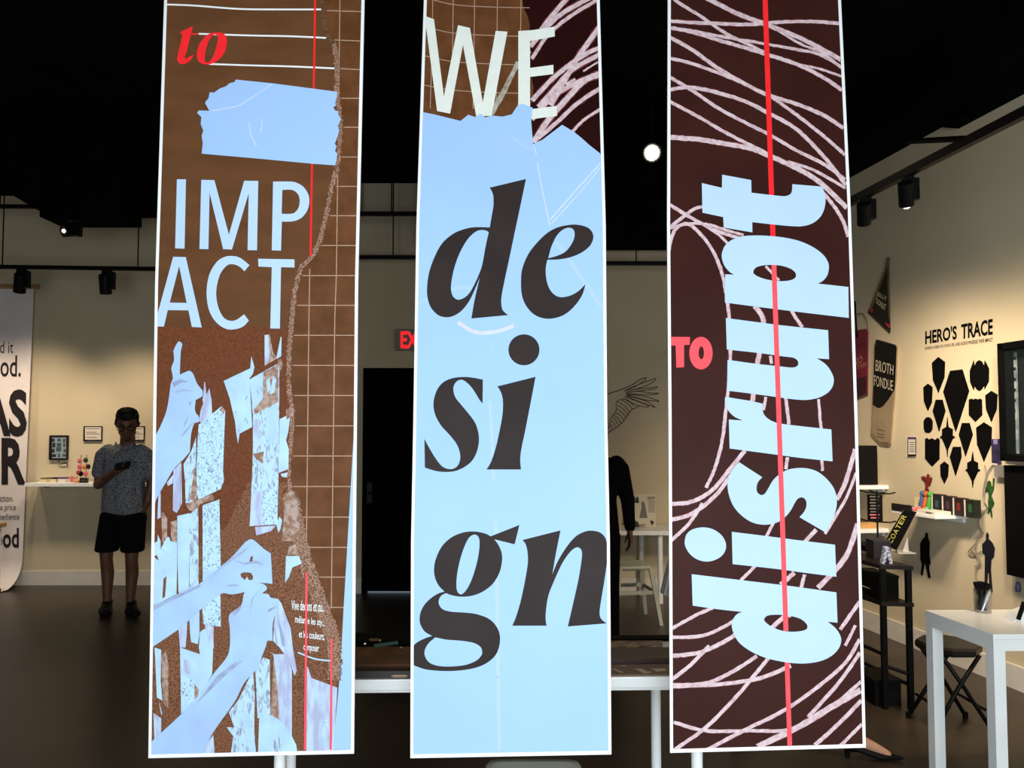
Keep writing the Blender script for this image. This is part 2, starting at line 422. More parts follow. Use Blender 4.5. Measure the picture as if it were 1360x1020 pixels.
# ---------------- left banner
A = (210, 0, 4.636)
root, pr, fl, art, eL, eR = banner('tall hanging banner lettered IMPACT over a photo of hands and pinned papers',
    [(0, 218), (375, 206), (1007, 197)], [(0, 484), (375, 475.5), (1001, 470)], 2.30, 2.33)
pr('printed_background', [art()], BROWN, 1)
tear = [(420, -430), (424, -200), (428, 0), (430, 30), (437, 50), (444, 60), (447, 80), (447, 105), (448, 130), (452, 160), (451, 190), (448, 220), (440, 250), (433, 285), (425, 320),
        (415, 340), (400, 355), (392, 385), (388, 420), (385, 450), (384, 470), (383, 510), (388, 545), (388, 570), (386, 590), (383, 620), (385, 650), (393, 670), (400, 700), (402, 720),
        (408, 740), (418, 770), (430, 800), (440, 830), (447, 850), (449, 880), (448, 905)]
sliver = [(475, 500), (472, 560), (470, 580), (461, 730), (456, 814), (452, 890), (442, 996), (466, 996.5), (468, 800), (470, 640), (473, 500)]
gr = tear + [(449, 905), (456, 814), (461, 730), (470, 580), (470.5, 500), (eR(375)-4, 375), (eR(0)-4, 0), (eR(0)-2, -430)]
pr('printed_squared_paper', [gr], GRID, 2)
# photo block
t2 = [p for p in tear if p[1] > 434]
photo = [(eL(434)+4, 434), (387, 434)] + t2 + [(445, 996), (466, 996), (466, 996.6), (eL(1000)+4, 1001), (eL(700)+4, 700)]
pr('printed_photo', [photo], RUST, 2)
low = [(330, 640), (384, 640), (393, 670), (400, 700), (408, 740), (418, 770), (430, 800), (440, 830), (447, 850), (449, 880), (443, 996), (eL(1000)+4, 1000.5), (eL(760)+4, 760), (300, 700)]
pr('printed_photo_grain', [low], GRAIN, 3)
# grid lines
for y in [14-40*i for i in range(1, 11)] + [14, 53, 91, 130.5, 169, 208.5, 247.5, 286.5, 326, 366, 405.5, 445.3, 485.3, 525.3, 565.6, 605.6, 646.2, 686.8, 727, 766.5, 806.7]:
    xa = next((p[0]+(q[0]-p[0])*(y-p[1])/(q[1]-p[1]) for p, q in zip(tear, tear[1:]) if p[1] <= y <= q[1]), 430)+5
    xb = eR(max(y, 0))-4 if y < 500 else min(470, 470-(y-580)*0.06)
    ribbon([(xa, y), (xb, y+1.5 if y < 100 else y)], 1.2, fl(3), MB()).build('grid_line', GRIDL, root, flip=False)
for pts in ([(456, -430), (451.5, 0), (446.7, 366), (444.7, 420), (441, 720), (440, 806)], [(411.4, 357), (410.3, 420), (407, 720), (406.5, 757)]):
    ribbon(pts, 1.2, fl(3), MB()).build('grid_line', GRIDL, root, flip=False)
# torn fibre edge
tp = []
for (x0, y0), (x1, y1) in zip(tear, tear[1:]):
    n = max(1, int(abs(y1-y0)/1.6))
    tp += [(x0+(x1-x0)*j/n, y0+(y1-y0)*j/n) for j in range(n)]
up_ = [p for p in tp if p[1] < 60]; md_ = [p for p in tp if 56 <= p[1] < 660]; lw_ = [p for p in tp if p[1] >= 656]
ribbon(up_, 5, fl(4), MB(), 1.5, 3).build('torn_edge', ink('faint fibre ink', '#6f5340', '#5c3c25', scale=120), root, flip=False)
ribbon(md_, 6.0, fl(4), MB(), 1.3, 4).build('torn_edge', TORN, root, flip=False)
ribbon([(x-4, y) for x, y in lw_], 19, fl(4), MB(), 2.0, 5).build('torn_edge', TORN, root, flip=False)
pr('blue_margin', [sliver], BLUE, 4)
# pinned papers (zoom crops: Z4 = 180,420 x3.4; ZA..ZD = 195,430/580/710/860 x6.8; Z5 = 180,700 x3.187; Z9 = 350,720 x3.517)
Z4 = (180, 420, 3.4); ZA = (195, 430, 6.8); ZB = (195, 580, 6.8); ZC_ = (195, 710, 6.8); ZD = (195, 860, 6.8); Z5 = (180, 700, 3.187); Z9 = (350, 720, 3.517)
papers = [
 ('583,85 605,80 622,165 640,190 583,225', Z4, PAPT), ('655,95 659,92 658,180 640,192 636,188', Z4, PAP), ('583,85 600,85 608,170 600,205 583,222', Z4, PAPL),
 ('398,292 518,235 523,180 537,230 530,260 515,280 527,500 470,530 463,575 455,530 450,480 425,370', Z4, PAP),
 ('515,285 640,215 650,225 645,770 640,940 515,948 525,780 530,600 530,450', Z4, PAPM),
 ('517,286 577,255 575,370 532,425 525,360', Z4, PAP), ('577,252 645,216 645,388 540,442 532,425 575,372', Z4, PAPT),
 ('590,290 605,275 612,330 596,345', Z4, PAP), ('612,320 622,265 636,290 626,345 606,355', Z4, PAP),
 ('590,420 640,395 640,560 590,590', Z4, PAP), ('533,470 560,460 558,590 534,605', Z4, PAPL),
 ('535,622 640,590 642,770 522,800 527,700', Z4, PAPM), ('532,622 580,610 572,665 545,645', Z4, PAPT),
 ('522,802 575,785 570,942 516,946', Z4, PAPL), ('577,783 640,770 642,938 575,942', Z4, PAPS),
 ('540,952 635,945 612,970 545,990', Z4, PAPL), ('650,905 662,920 655,960 645,978 636,940', Z4, PAP),
 ('650,465 700,440 690,520 680,560 692,600 690,690 645,708', Z4, PAP), ('678,420 712,412 715,450 700,455 682,468', Z4, PAPT), ('655,712 688,705 682,728 662,725', Z4, PAPL),
 ('672,800 715,790 735,850 740,960 720,1015 660,1015 670,900', Z4, PAPT),
 ('640,200 655,190 668,215 655,248 648,225', Z4, PAPT),
 # beside the upper hand
 ('510,640 520,520 527,535 540,640 565,580 585,690 590,820 540,870 500,900 470,880 480,820', ZA, PAPL), ('285,490 390,405 405,428 395,700 400,740 385,780 285,828 275,800 278,600', Z4, PAPS),
 ('378,425 392,404 404,428 396,445 390,430', Z4, PAPT),
 ('330,250 400,135 445,0 445,250 452,560 420,580 385,600 350,600 345,400', ZB, PAPM), ('240,300 300,240 300,640 270,690 235,665', ZB, PAPL),
 ('302,240 312,235 318,600 303,630', ZB, PAPL), ('415,380 440,230 455,480 440,580 390,570', ZB, PAPT),
 ('350,615 480,560 590,520 610,545 600,570 480,610 465,640 440,690 380,660', ZB, PAPT),
 ('180,415 240,340 235,420 190,445', ZB, PAPL), ('105,530 125,500 125,730 95,745', ZB, PAPL),
 ('503,620 655,565 662,900 668,1190 505,1215', ZB, PAPS),
 ('275,715 385,690 385,1020 380,1420 330,1480 285,1400 275,1000', ZB, PAP), ('385,700 465,640 468,1400 385,1420', ZB, PAPM),
 ('215,770 272,750 272,960 220,950', ZB, PAPT), ('130,690 150,680 185,740 183,960 140,960', ZB, PAPT),
 ('50,75 95,60 100,0 125,60 125,130 180,25 200,20 215,60 272,72 275,255 268,540 130,610 48,640', ZC_, PAP),
 ('55,195 90,185 108,235 80,215', ZC_, RUST), ('150,400 178,375 165,560 140,580', ZC_, GRAIN), ('185,60 205,215 195,280 178,275', ZC_, RUST),
 ('258,270 285,300 300,440 305,510 275,530 268,400', ZC_, RUST), ('132,240 145,235 140,560 130,600', ZC_, PAPL),
 ('395,220 440,250 440,370 415,390 390,380', ZC_, GRAIN),
 ('505,240 600,215 600,325 520,325', ZC_, PAPL), ('565,210 598,210 598,330 565,330', ZC_, PAP), ('505,325 640,310 520,420 505,430', ZC_, PAP),
 ('500,660 665,530 668,835 510,805', ZC_, PAPS), ('385,760 475,680 475,900 460,990 400,970 390,880', ZC_, PAP),
 ('285,850 365,780 360,900 350,1020 300,1020', ZC_, PAPL), ('480,880 520,850 600,880 605,1020 470,1020', ZC_, PAP), ('520,805 605,830 600,1020 570,1020', ZC_, PAPL),
 # foot of the photo
 ('70,0 130,20 125,300 140,480 90,450 80,200', ZD, PAP), ('130,80 175,30 195,160 195,545 145,500', ZD, PAPT), ('108,480 140,600 130,605', ZD, PAP), ('60,590 130,640 130,780 68,835', ZD, PAPL),
 ('300,0 480,60 470,0 575,0 600,0 590,240 460,470 390,530 310,600', ZD, PAP), ('335,100 395,130 385,250 330,220', ZD, PAPL), ('310,245 420,300 425,520 380,520 315,440', ZD, PAPS), ('430,330 470,380 460,440 432,470', ZD, PAPT),
 ('1075,20 1150,55 1115,620 1200,660 1190,350 1145,70', ZD, PAPT),
 ('1140,60 1270,60 1310,200 1310,800 1250,720 1195,640 1180,350', ZD, PAPL), ('980,200 1050,90 1110,110 1115,600 1000,640', ZD, PAPM),
 ('740,580 830,470 960,200 975,430 970,740 985,965 760,968 780,800 720,720 790,720', ZD, PAPM), ('840,590 905,560 960,740 985,965 930,965', ZD, PAP),
 ('470,972 600,790 612,968', ZD, PAPL), ('1015,600 1110,605 1210,660 1290,760 1350,880 1358,962 1005,968 1010,800', ZD, PAP),
 ('1150,830 1200,780 1225,860 1210,960 1140,962', ZD, PAPM),
 ('195,600 205,580 225,635 345,680 327,980 200,984', Z9, PAPL), ('105,65 165,65 180,100 135,118 118,165 100,190', Z9, PAP), ('120,20 150,10 165,55 110,60', Z9, PAPT),
]
for i, (s, z, m) in enumerate(papers):
    pr('printed_paper', [poly(s, *z)], m, 4 + (i % 40)*0.15)
for s, z in (('1290,30 1300,60 1330,130', Z9),): pass
# hands and forearms
pr('printed_hand', [path('240,245* 262,195 290,160 320,185 308,245 303,330 298,460* 340,440 385,425 420,455 455,540 505,605* 500,655 450,690* 435,740 440,800 470,840 465,890 430,900 400,1000 390,1155* 330,1225 245,1310 180,1420 120,1520 50,1660* 72,1020* 120,930 170,810 195,700 215,550 235,490 222,400 245,330', *ZA)], SKIN1, 12)
pr('printed_hand', [path('45,650* 200,580 370,490 480,440 560,370 640,310 760,210 860,100 900,60 945,42 985,65 1060,130 1120,170* 1135,445* 1080,440 985,440 930,490 860,525 760,540 680,530 600,590 500,665 400,760 280,860 60,1010 35,1025*', *ZC_)], SKIN1, 12)
pr('printed_hand', [path('880,525 930,490 985,440 1060,450 1085,490 1040,530* 1100,540 1120,570 1185,580* 1190,650 1140,790 1135,960* 1090,960 1075,1010 1040,1100 1020,1170 970,1240 880,1340 810,1480 730,1600 610,1770 540,1890 470,1990* 30,1992* 30,1880* 130,1790 270,1660 430,1500 600,1260 720,1110 750,1000 750,850 745,725 850,640', *ZC_)], SKIN1, 13)
pr('printed_cloth', [poly('1185,580 1215,620 1300,850 1320,1030 1355,1230 1335,1275 1290,1150 1200,1020 1140,960 1150,790', *ZC_)], PAPL, 12)
for s in ('935,205 957,190 955,255 925,250', '845,355 880,340 940,345 960,380 955,410 920,410 905,380 885,410 850,380', '1075,435 1130,450 1175,470 1185,510 1140,570 1110,545 1120,500 1075,465'):
    pr('photo_gap', [poly(s, *ZC_)], GRAIN, 14)
pr('photo_gap', [poly('440,690 495,660 508,720 485,780 455,800 438,760', *ZA)], RUST, 14)
shade = [('230,530 300,500 380,525 300,535 245,575', ZA), ('255,610 330,590 420,610 320,608 260,625', ZA), ('380,815 365,870 330,950 340,890', ZA), ('300,1020 400,900 465,880 400,920 330,1010', ZA), ('380,710 405,700 395,740 380,735', ZA),
         ('860,150 940,95 870,165 760,240 640,330 560,420 640,320 760,220', ZC_), ('790,230 870,255 990,235 1060,275 980,260 880,275', ZC_), ('45,655 200,585 480,445 490,470 200,610 50,685', ZC_), ('720,455 820,450 830,465 730,470', ZC_),
         ('1070,455 960,560 940,660 925,770 945,590 985,545', ZC_), ('1180,600 1190,760 1240,930 1250,1020 1220,1000 1185,800', ZC_), ('1090,680 1170,640 1165,660 1100,700', ZC_), ('1140,800 1160,860 1185,1010 1170,1000', ZC_), ('750,720 850,640 860,650 800,735', ZC_),
         ('640,250 800,130 870,120 700,260 480,480 450,500', ZD)]
for s, z in shade: pr('printed_shade', [poly(s, *z)], SHD, 15)
r2 = random.Random(5)
for i in range(34):      # dark marks printed on the papers
    x0, y0, x1, y1 = r2.choice([(310, 500, 332, 575), (345, 560, 366, 690), (265, 560, 294, 655), (272, 680, 290, 735), (340, 500, 366, 540)])
    x, y = r2.uniform(x0, x1), r2.uniform(y0, y1); a = r2.uniform(-0.5, 0.5); l = r2.uniform(2, 6)
    ribbon([(x, y), (x+a*l*0.5+1, y+l*0.5), (x+a*l, y+l)], r2.uniform(0.5, 1.4), fl(11), MB()).build('printed_mark', SHD, root, flip=False)
# top: ruled lines, margin, tape
for s in ('596,16 700,20 860,32 1000,34 1160,34', '718,122 900,128 1050,131 1178,137', '755,231 900,236 1050,240 1208,247', '590,-100 850,-90 1150,-86', '590,-210 850,-200 1140,-196'):
    stroke(root, s, 0, 0, 2.72, 2.2, WHITEI, fl(5), 'ruled_line')
stroke(root, '1142,-800 1138,0 1133,330', 0, 0, 2.72, 2.6, RED, fl(6), 'red_margin_line')
stroke(root, '1127,590 1122,925', 0, 0, 2.72, 2.6, RED, fl(6), 'red_margin_line')
tape = poly('478,490 705,513 1103,565 1100,600 1090,630 1095,650 1078,660 1090,680 1108,685 1110,710 1127,730 1115,760 1105,775 1115,800 1105,840 1088,885 1098,900 1090,930 1103,950 1098,985 1090,1018 950,1008 600,975 268,946 275,880 268,835 278,805 262,765 266,720 255,710 240,695 250,680 315,682 288,632 310,605 318,568 345,570 380,545 420,530 440,512 470,505', *A)
pr('printed_tape', [tape], BLUE, 7)
for s, w in (('330,682 480,655 560,612 700,520', 1.6), ('560,755 572,830 605,895', 1.6), ('635,730 640,770 628,815', 1.4)):
    stroke(root, s, *A, w, CREASE, fl(8), 'tape_crease')
pr('letter', [path('215,158* 205,205* 250,205* 250,213* 202,214* 178,310 165,350 172,362 190,350 222,335* 200,370 165,393 135,392 118,370 120,340 135,280 150,212* 136,205* 150,190 185,175', *A)], RED, 8)
pr('letter', [path('350,200 400,205 422,235 422,280 405,330 370,370 325,394 280,395 248,375 238,335 250,280 285,230 315,208', *A), path('352,212 368,230 362,270 345,330 325,370 305,385 288,375 290,330 305,270 328,225', *A)], RED, 8)
B8 = (200, 220, 4.635)
pr('letter', [poly('162,84 218,84 209,511 151,509', *B8)], BLUE2, 8)
pr('letter', [poly('312,87 393,89 482,425 576,93 663,94 655,521 597,520 604,170 501,516 447,514 363,168 356,514 301,513', *B8)], BLUE2, 8)
pr('letter', [path('754,98* 860,98 905,108 945,135 972,180 977,225 965,275 930,320 880,342 808,345* 803,523* 746,521*', *B8), path('811,150* 860,148 890,158 912,185 918,220 910,260 885,290 850,297 807,296*', *B8)], BLUE2, 8)
pr('letter', [poly('139,561 217,563 315,996 254,993 233,891 106,889 82,991 40,990 40,910', *B8), poly('176,618 222,845 118,843', *B8)], BLUE2, 8)
pr('letter', [path('609,612* 578,650* 545,620 505,607 470,615 430,665 408,740 405,810 420,880 450,935 490,955 530,948 575,915* 605,953* 570,990 520,1007 460,1003 400,960 360,890 345,800 350,720 370,650 410,590 455,562 500,556 550,567', *B8)], BLUE2, 8)
pr('letter', [poly('662,573 886,577 886,627 803,625 796,1003 737,1002 746,625 664,621', *B8)], BLUE2, 8)
# small lines of text and red rules at the foot
for s, q in (('Vive dedans et ou..', ((387, 797), (431, 799), (430, 813), (387, 810))), ('m\u00e9lange les sty...', ((392, 817), (432, 823), (431, 834), (392, 830))), ('et les couleurs,', ((397, 837), (431, 840), (431, 852), (397, 848))), ('composer', ((403, 857), (424, 859), (423, 869), (403, 866)))):
    text(s, q, fl(16), bold=0.01).build('printed_text', WHITEI, root, flip=False)
stroke(root, '407.2,760 406.5,850 405.2,996', 0, 0, 1, 3.0, CORAL, fl(17), 'red_margin_line')
stroke(root, '440.6,848 440,900 439.2,996', 0, 0, 1, 2.6, CORAL, fl(17), 'red_margin_line')
stroke(root, '160,515 240,545 320,555', *Z9, 2.0, PAP, fl(16), 'printed_mark')
for cx, cy in ((430, 960), (431, 985)):
    for j in range(6):
        a = j*math.pi/3
        ribbon([(cx, cy), (cx+5*math.cos(a), cy+8*math.sin(a))], 1.0, fl(16), MB()).build('printed_mark', PAP, root, flip=False)
# ---------------- middle banner
B = (550, 0, 4.857)
root, pr, fl, art, eL, eR = banner('tall hanging banner lettered WE design in black on pale blue',
    [(0, 563), (300, 553), (560, 549), (720, 546), (1007, 545)], [(0, 796.5), (300, 804.5), (560, 806.5), (720, 810), (1002, 812)], 2.28, 2.47)
pr('printed_background', [art()], MARO2, 1)
pr('printed_squared_paper', [[(eL(0)+5, -430)] + [(690, -430), (694, 0)] + poly('705,50 735,110 745,160 740,420 770,560 765,640 750,690 640,740 300,785 50,730', *B) + [(eL(150)+4, 150), (eL(0)+4, 0)]], GRID, 2)
for k in range(-12, 4):
    y = 24 + k*184
    s = '%d,%d 250,%d 530,%d 745,%d' % (64-k*4, y-45 + 40*k/8, y+5, y+22, y+26)
    stroke(root, s, *B, 1.0, GRIDL, fl(3), 'grid_line')
for x0, x1 in ((120, 104), (252, 240), (390, 380), (537, 530), (690, 672)):
    stroke(root, '%d,-2000 %d,0 %d,700' % (x0+20, x0, x1), *B, 1.0, GRIDL, fl(3), 'grid_line')
sc = [('750,300 850,180 950,90 1080,15 1180,-40', 8), ('760,380 860,230 1000,110 1180,0', 6), ('500,740 580,600 670,420 750,330', 6), ('510,700 600,540 670,400', 7), ('760,650 880,520 1000,420 1120,340 1200,310', 8), ('800,690 900,580 1020,450 1200,350', 8),
      ('880,680 960,540 1050,380 1120,280 1195,175', 9), ('760,770 900,620 1080,520 1200,470', 8), ('770,920 860,780 1000,620 1100,520 1200,480', 10), ('800,890 920,790 1050,670 1200,570', 7), ('1020,850 1100,770 1210,700', 5), ('980,545 1040,510', 5), ('1090,460 1185,400', 3),
      ('820,190 950,30 1080,-100 1180,-200', 8), ('760,-200 900,-320 1180,-500', 8), ('790,-500 950,-620 1170,-900', 9)]
for i, (s, w) in enumerate(sc):
    m = CHALK if i not in (2, 3) else ink('chalk over brown', '#b9b4a8', '#8d7d6c', scale=50)
    if i not in (2, 3): stroke(root, s, *B, w*1.05, CHALKD, fl(3.3), 'chalk_fringe', 1.0, i)
    stroke(root, s, *B, w*0.74, m, fl(4+i*0.05), 'chalk_line', 0.5, i+50)
pr('letter', [poly('66,106 128,124 192,622 283,162 360,180 443,660 526,199 602,204 500,748 400,748 315,290 232,733 148,716 70,170', *B)], IVORY, 6)
pr('letter', [poly('672,200 765,194 905,172 908,235 748,265 748,438 898,418 899,478 748,496 748,705 920,683 922,747 764,768 720,740 672,720', *B)], IVORY, 6)
sheet = poly('50,724 130,738 240,765 300,780 350,740 392,755 430,733 460,758 500,745 570,752 630,738 668,680 700,668 765,695 755,780 768,930 830,900 955,805 1030,850 1080,890 1130,935 1200,990', *B)
sheet = [(eL(149)+4, 149)] + sheet + [(eR(206)-4, 206), (eR(300)-4, 300), (eR(560)-4, 560), (eR(720)-4, 720), (808, 997), (549, 1002), (eL(720)+4, 720), (eL(560)+4, 560), (eL(300)+4, 300)]
pr('printed_blue_paper', [sheet], BLUE, 7)
D = (540, 220, 4.857); E2 = (540, 430, 4.857); G = (540, 690, 4.857)
for s, z, w, m in (('770,930 790,1000', B, 1.6, CREASE), ('845,-20 870,130 925,390', D, 1.6, CREASE), ('1255,-20 1100,150 930,345', D, 2.0, CREASE), ('1260,0 1120,170 935,375', D, 1.4, CREASE), ('960,490 1060,620 1160,770 1280,945', D, 5, CREASEP), ('70,890 130,860', D, 3, CREASEP), ('290,800 350,785 420,790', D, 5, CREASEP),
                   ('330,-10 430,50 520,58 620,40 690,12', E2, 5, ink('rose crease ink', '#d5d9f6')), ('610,870 700,930 770,975', B, 3, CREASEP), ('535,500 548,700 562,1020', E2, 3.5, CREASEP), ('575,0 585,600 588,1020', G, 5, CREASEP), ('590,1000 598,1490', G, 4.5, CREASEP), ('545,130 560,135', E2, 6, CREASEP)):
    stroke(root, s, *z, w, m, fl(8), 'paper_crease')
pr('letter', [path('535,142* 770,86* 740,230 700,420 660,610 628,760 612,850 612,900 622,935 655,964* 418,986* 440,860 472,722* 440,800 400,880 350,940 300,970 255,978 205,965 160,920 137,860 132,790 145,690 180,590 230,500 300,440 370,410 440,397 537,398* 550,320 560,260 560,200 550,165', *D),
              path('530,430* 515,420 480,415 440,430 390,480 340,570 305,670 287,770 290,820 305,850 335,865 375,850 410,815 445,750 475,680 490,630 510,520', *D)], CHAR, 9)
pr('letter', [path('1155,762* 1130,840 1070,920 1000,970 910,988 830,965 775,910 745,840 738,760 745,670 780,580 830,510 900,440 970,400 1050,382 1110,382 1170,400 1200,435 1203,475 1180,520 1130,560 1060,590 980,605 908,607* 898,660 900,720 915,780 945,825 990,848 1050,840 1100,815 1135,785', *D),
              path('914,597* 935,520 970,450 1010,412 1050,400 1078,415 1084,450 1070,495 1030,550 975,580', *D)], CHAR, 9)
pr('letter', [path('492,360* 490,515* 470,490 430,425 395,385 360,362 325,370 305,400 302,430 315,475 350,520 400,580 440,635 460,690 467,750 455,820 425,880 380,920 320,948 260,956 190,950 118,928* 115,742* 140,790 185,865 230,920 280,938 320,925 342,890 345,840 325,780 280,720 225,660 190,600 174,540 178,480 200,420 240,375 300,350 370,343 430,348', *E2)], CHAR, 9)
lt = pr('letter', [path('585,404* 832,342* 800,510 765,690 740,810 733,880 738,940* 516,940* 545,890 575,800 600,690 618,590 622,510 615,460 600,425', *E2)], CHAR, 9)
MB().flat([[(540+x/4.857, 430+y/4.857) for x, y in ell(757, 168, 100, 100)]], fl(9)).build('letter_dot', CHAR, lt, flip=False)
pr('letter', [path('728,35* 697,160* 566,128* 590,160 612,210 616,265 600,340 560,410 500,460 430,490 350,498 290,488 255,475* 225,490 208,520 210,550 235,580 290,595 370,600 450,610 530,640 580,690 602,750 597,820 570,880 510,930 430,960 330,975 230,977 130,968 70,950 38,935* 40,815* 80,785 130,762 165,752* 120,725 95,690 84,650 90,600 115,550 160,505 210,475 245,465* 210,430 185,380 177,320 190,250 230,170 290,115 360,85 430,77 500,88 543,108*', *G),
              path('440,97 465,115 471,160 460,250 430,360 395,440 360,480 335,475 322,440 325,360 345,260 375,170 405,115', *G), path('185,760* 140,800 117,845 120,885 150,925 210,945 290,948 380,938 450,910 483,875 487,850 475,820 430,795 350,782 260,775', *G)], CHAR, 9)
pr('letter', [path('748,132* 993,70* 965,210 940,355* 975,270 1030,180 1090,110 1150,78 1200,72 1250,85 1280,115 1292,150* 1292,285* 1275,400 1255,520 1245,600 1255,640 1290,670* 1040,690* 1070,560 1110,380 1130,250 1130,205 1115,183 1090,182 1050,215 1000,290 950,400 915,490 900,580 897,640 903,685* 682,685* 705,630 735,530 765,390 782,280 780,210 768,160', *G)], CHAR, 9)
# ---------------- right banner
root, pr, fl, art, eL, eR = banner('tall hanging banner with disrupt lettered sideways over chalk scribbles',
    [(0, 887), (300, 886), (560, 888), (1000, 890)], [(0, 1117), (280, 1130), (560, 1139), (993, 1150)], 2.32, 2.52)
pr('printed_background', [art()], MARO, 1)
K1 = (870, 0, 3.4); K2 = (870, 280, 3.4); K3 = (870, 560, 2.217)
sc = [('60,95 240,105 430,110 560,100 700,97 835,105', K1, 16), ('60,-40 90,0 200,70 320,150 440,210 500,240', K1, 14), ('230,-10 380,65 500,110 640,165 750,220 840,270', K1, 20), ('60,125 150,140 300,185 420,220 520,250 640,290 760,350 845,408', K1, 17),
      ('150,135 300,165 450,190 620,220 740,245 845,305', K1, 13), ('60,165 160,220 280,305 400,375 500,425 640,470 760,520 852,580', K1, 17), ('60,262 160,285 300,335 420,385', K1, 15), ('60,405 150,395 250,410 400,455 520,515 620,570 700,640 790,740 862,838', K1, 17),
      ('60,345 170,410 280,485 400,550 520,610 640,680 760,740 858,810', K1, 15), ('60,455 200,530 330,605 450,665 520,700', K1, 15), ('60,620 200,630 320,650 430,670 520,705 640,760 740,820 868,940', K1, 22), ('530,440 600,490 680,550 780,630 858,700', K1, 15),
      ('600,730 720,770 860,850', K1, 13), ('740,850 800,920 850,1000 872,1070', K1, 16), ('560,140 660,200 760,240 845,310', K1, 11), ('60,920 140,970 250,1030 330,1060 400,1080', K1, 15), ('640,290 740,310 845,345', K1, 11),
      ('60,190 75,120 100,75 150,60 210,110 260,180 295,260 315,340 335,480 340,650 330,800 308,1010', K2, 15), ('55,85 130,25 180,-10 230,-20', K2, 15), ('60,80 140,60 230,60 330,90 400,110', K2, 12), ('230,70 290,110 330,150', K2, 12), ('180,80 250,160 300,260', K2, 11),
      ('450,430 480,470 490,520 470,650 460,700 440,860', K2, 22), ('615,450 640,490 665,525', K2, 15), ('520,655 527,690', K2, 14), ('500,840 490,900', K2, 12), ('590,845 605,965', K2, 15), ('738,850 750,985', K2, 13), ('500,250 560,315', K2, 12),
      ('205,0 195,70 175,140 150,195', K3, 10), ('42,243 110,235 170,200 220,140 265,85', K3, 12), ('43,290 110,270 180,215 235,140', K3, 12), ('45,352 100,300 140,240', K3, 10), ('390,105 385,140', K3, 10), ('488,0 490,60 493,145', K3, 9),
      ('590,80 560,180 535,230', K3, 13), ('593,150 560,230 500,330', K3, 9), ('597,300 560,400 480,490', K3, 15), ('350,295 328,338', K3, 9), ('475,318 440,355', K3, 12), ('295,425 250,470', K3, 9), ('410,445 370,480', K3, 13), ('440,450 430,490', K3, 10),
      ('48,610 120,570 170,548', K3, 10), ('48,635 140,630 210,600 260,565', K3, 10), ('48,690 130,680 200,650 250,618', K3, 12), ('48,760 100,720 160,660', K3, 11), ('50,775 150,770 230,735 300,690', K3, 11), ('50,780 200,772 310,755 400,718', K3, 12),
      ('55,968 150,900 230,820 290,750 335,695', K3, 11), ('55,885 150,910 280,910 380,910 440,890 520,840 607,765', K3, 10), ('150,968 260,910 380,850 480,780 560,710 603,640', K3, 11), ('300,958 420,900 520,840 606,790', K3, 18), ('450,870 540,770 604,680', K3, 11),
      ('470,953 540,890 608,820', K3, 12), ('545,955 610,890', K3, 10), ('603,530 545,612', K3, 11), ('330,620 380,575 400,570', K3, 13), ('590,600 560,660', K3, 9),
      ('50,-150 300,-60 840,-30', K1, 15), ('60,-300 400,-260 820,-120', K1, 16), ('60,-450 420,-520 820,-330', K1, 16), ('120,-700 400,-600 800,-700', K1, 16), ('60,-900 400,-800 790,-1000', K1, 16)]
for i, (s, z, w) in enumerate(sc):
    stroke(root, s, *z, w/z[2]*1.2, CHALKD, fl(2), 'chalk_fringe', 0.7, i, 10)
    stroke(root, s, *z, w/z[2]*0.98, CHALK, fl(3+i*0.03), 'chalk_line', 0.45, i+90, 10)
T = (920, 220, 6.182); U = (920, 380, 6.182); R6 = (900, 540, 6.182); I7 = (900, 700, 5.368)
pr('letter', [path('75,143* 240,182* 242,74* 480,118* 483,222* 600,236 700,247 760,250 800,235 815,205 818,152* 1062,172* 1085,230 1090,300 1075,370 1040,430 980,475 900,497 820,497 700,487 489,464* 490,548* 255,508* 250,422* 80,386*', *T)], BLUE2, 7)
pr('letter', [path('340,895* 300,870 260,820 240,760 242,710 270,650 330,605 410,580 520,573 640,578 760,592 880,620 990,670 1070,730 1110,790 1118,840 1105,900 1070,945 1027,968* 1278,996* 1282,1250* 900,1205 700,1180 500,1155 265,1124* 262,1000* 268,892*', *T),
              path('498,870 515,840 560,822 640,815 730,822 800,845 840,875 848,905 830,930 780,945 700,948 610,935 540,912 505,890', *T)], BLUE2, 7)
pr('letter', [path('272,262* 500,292 700,318 900,340 1112,362* 1120,600* 1020,593* 1090,640 1135,700 1158,760 1150,820 1115,870 1060,905 1000,925 920,935 820,928 700,912 500,885 283,858* 286,605* 500,635 700,657 800,668 840,665 863,650 866,625 850,600 815,585 750,578 550,550 280,520*', *U)], BLUE2, 7)
pr('letter', [path('391,-81* 500,-62 600,-46 698,-24* 697,20 708,62 740,98 790,125 860,142 1050,165 1262,188* 1272,450* 1000,420 700,380 427,344* 420,106* 535,115* 470,85 425,45 398,0 388,-40', *R6)], BLUE2, 7)
pr('letter', [path('505,457* 695,580* 660,620 648,665 655,705 685,726 715,715 745,670 780,610 830,560 900,520 980,505 1060,507 1140,530 1210,580 1270,650 1300,720 1307,800 1290,880 1260,950 1210,1030* 1000,908* 1040,860 1058,810 1050,765 1020,745 985,758 960,795 930,850 890,900 830,945 760,967 680,968 600,945 520,890 460,820 425,740 410,660 415,600 440,540 475,485', *R6)], BLUE2, 7)
lt = pr('letter', [path('386,34* 600,60 800,86 1122,126* 1131,354* 900,325 700,298 392,264*', *I7)], BLUE2, 7)
MB().flat([path('50,105 65,50 110,15 180,2 250,15 310,55 342,110 342,160 315,205 265,235 210,246 150,235 95,200 60,150', *I7)], fl(7)).build('letter_dot', BLUE2, lt, flip=False)
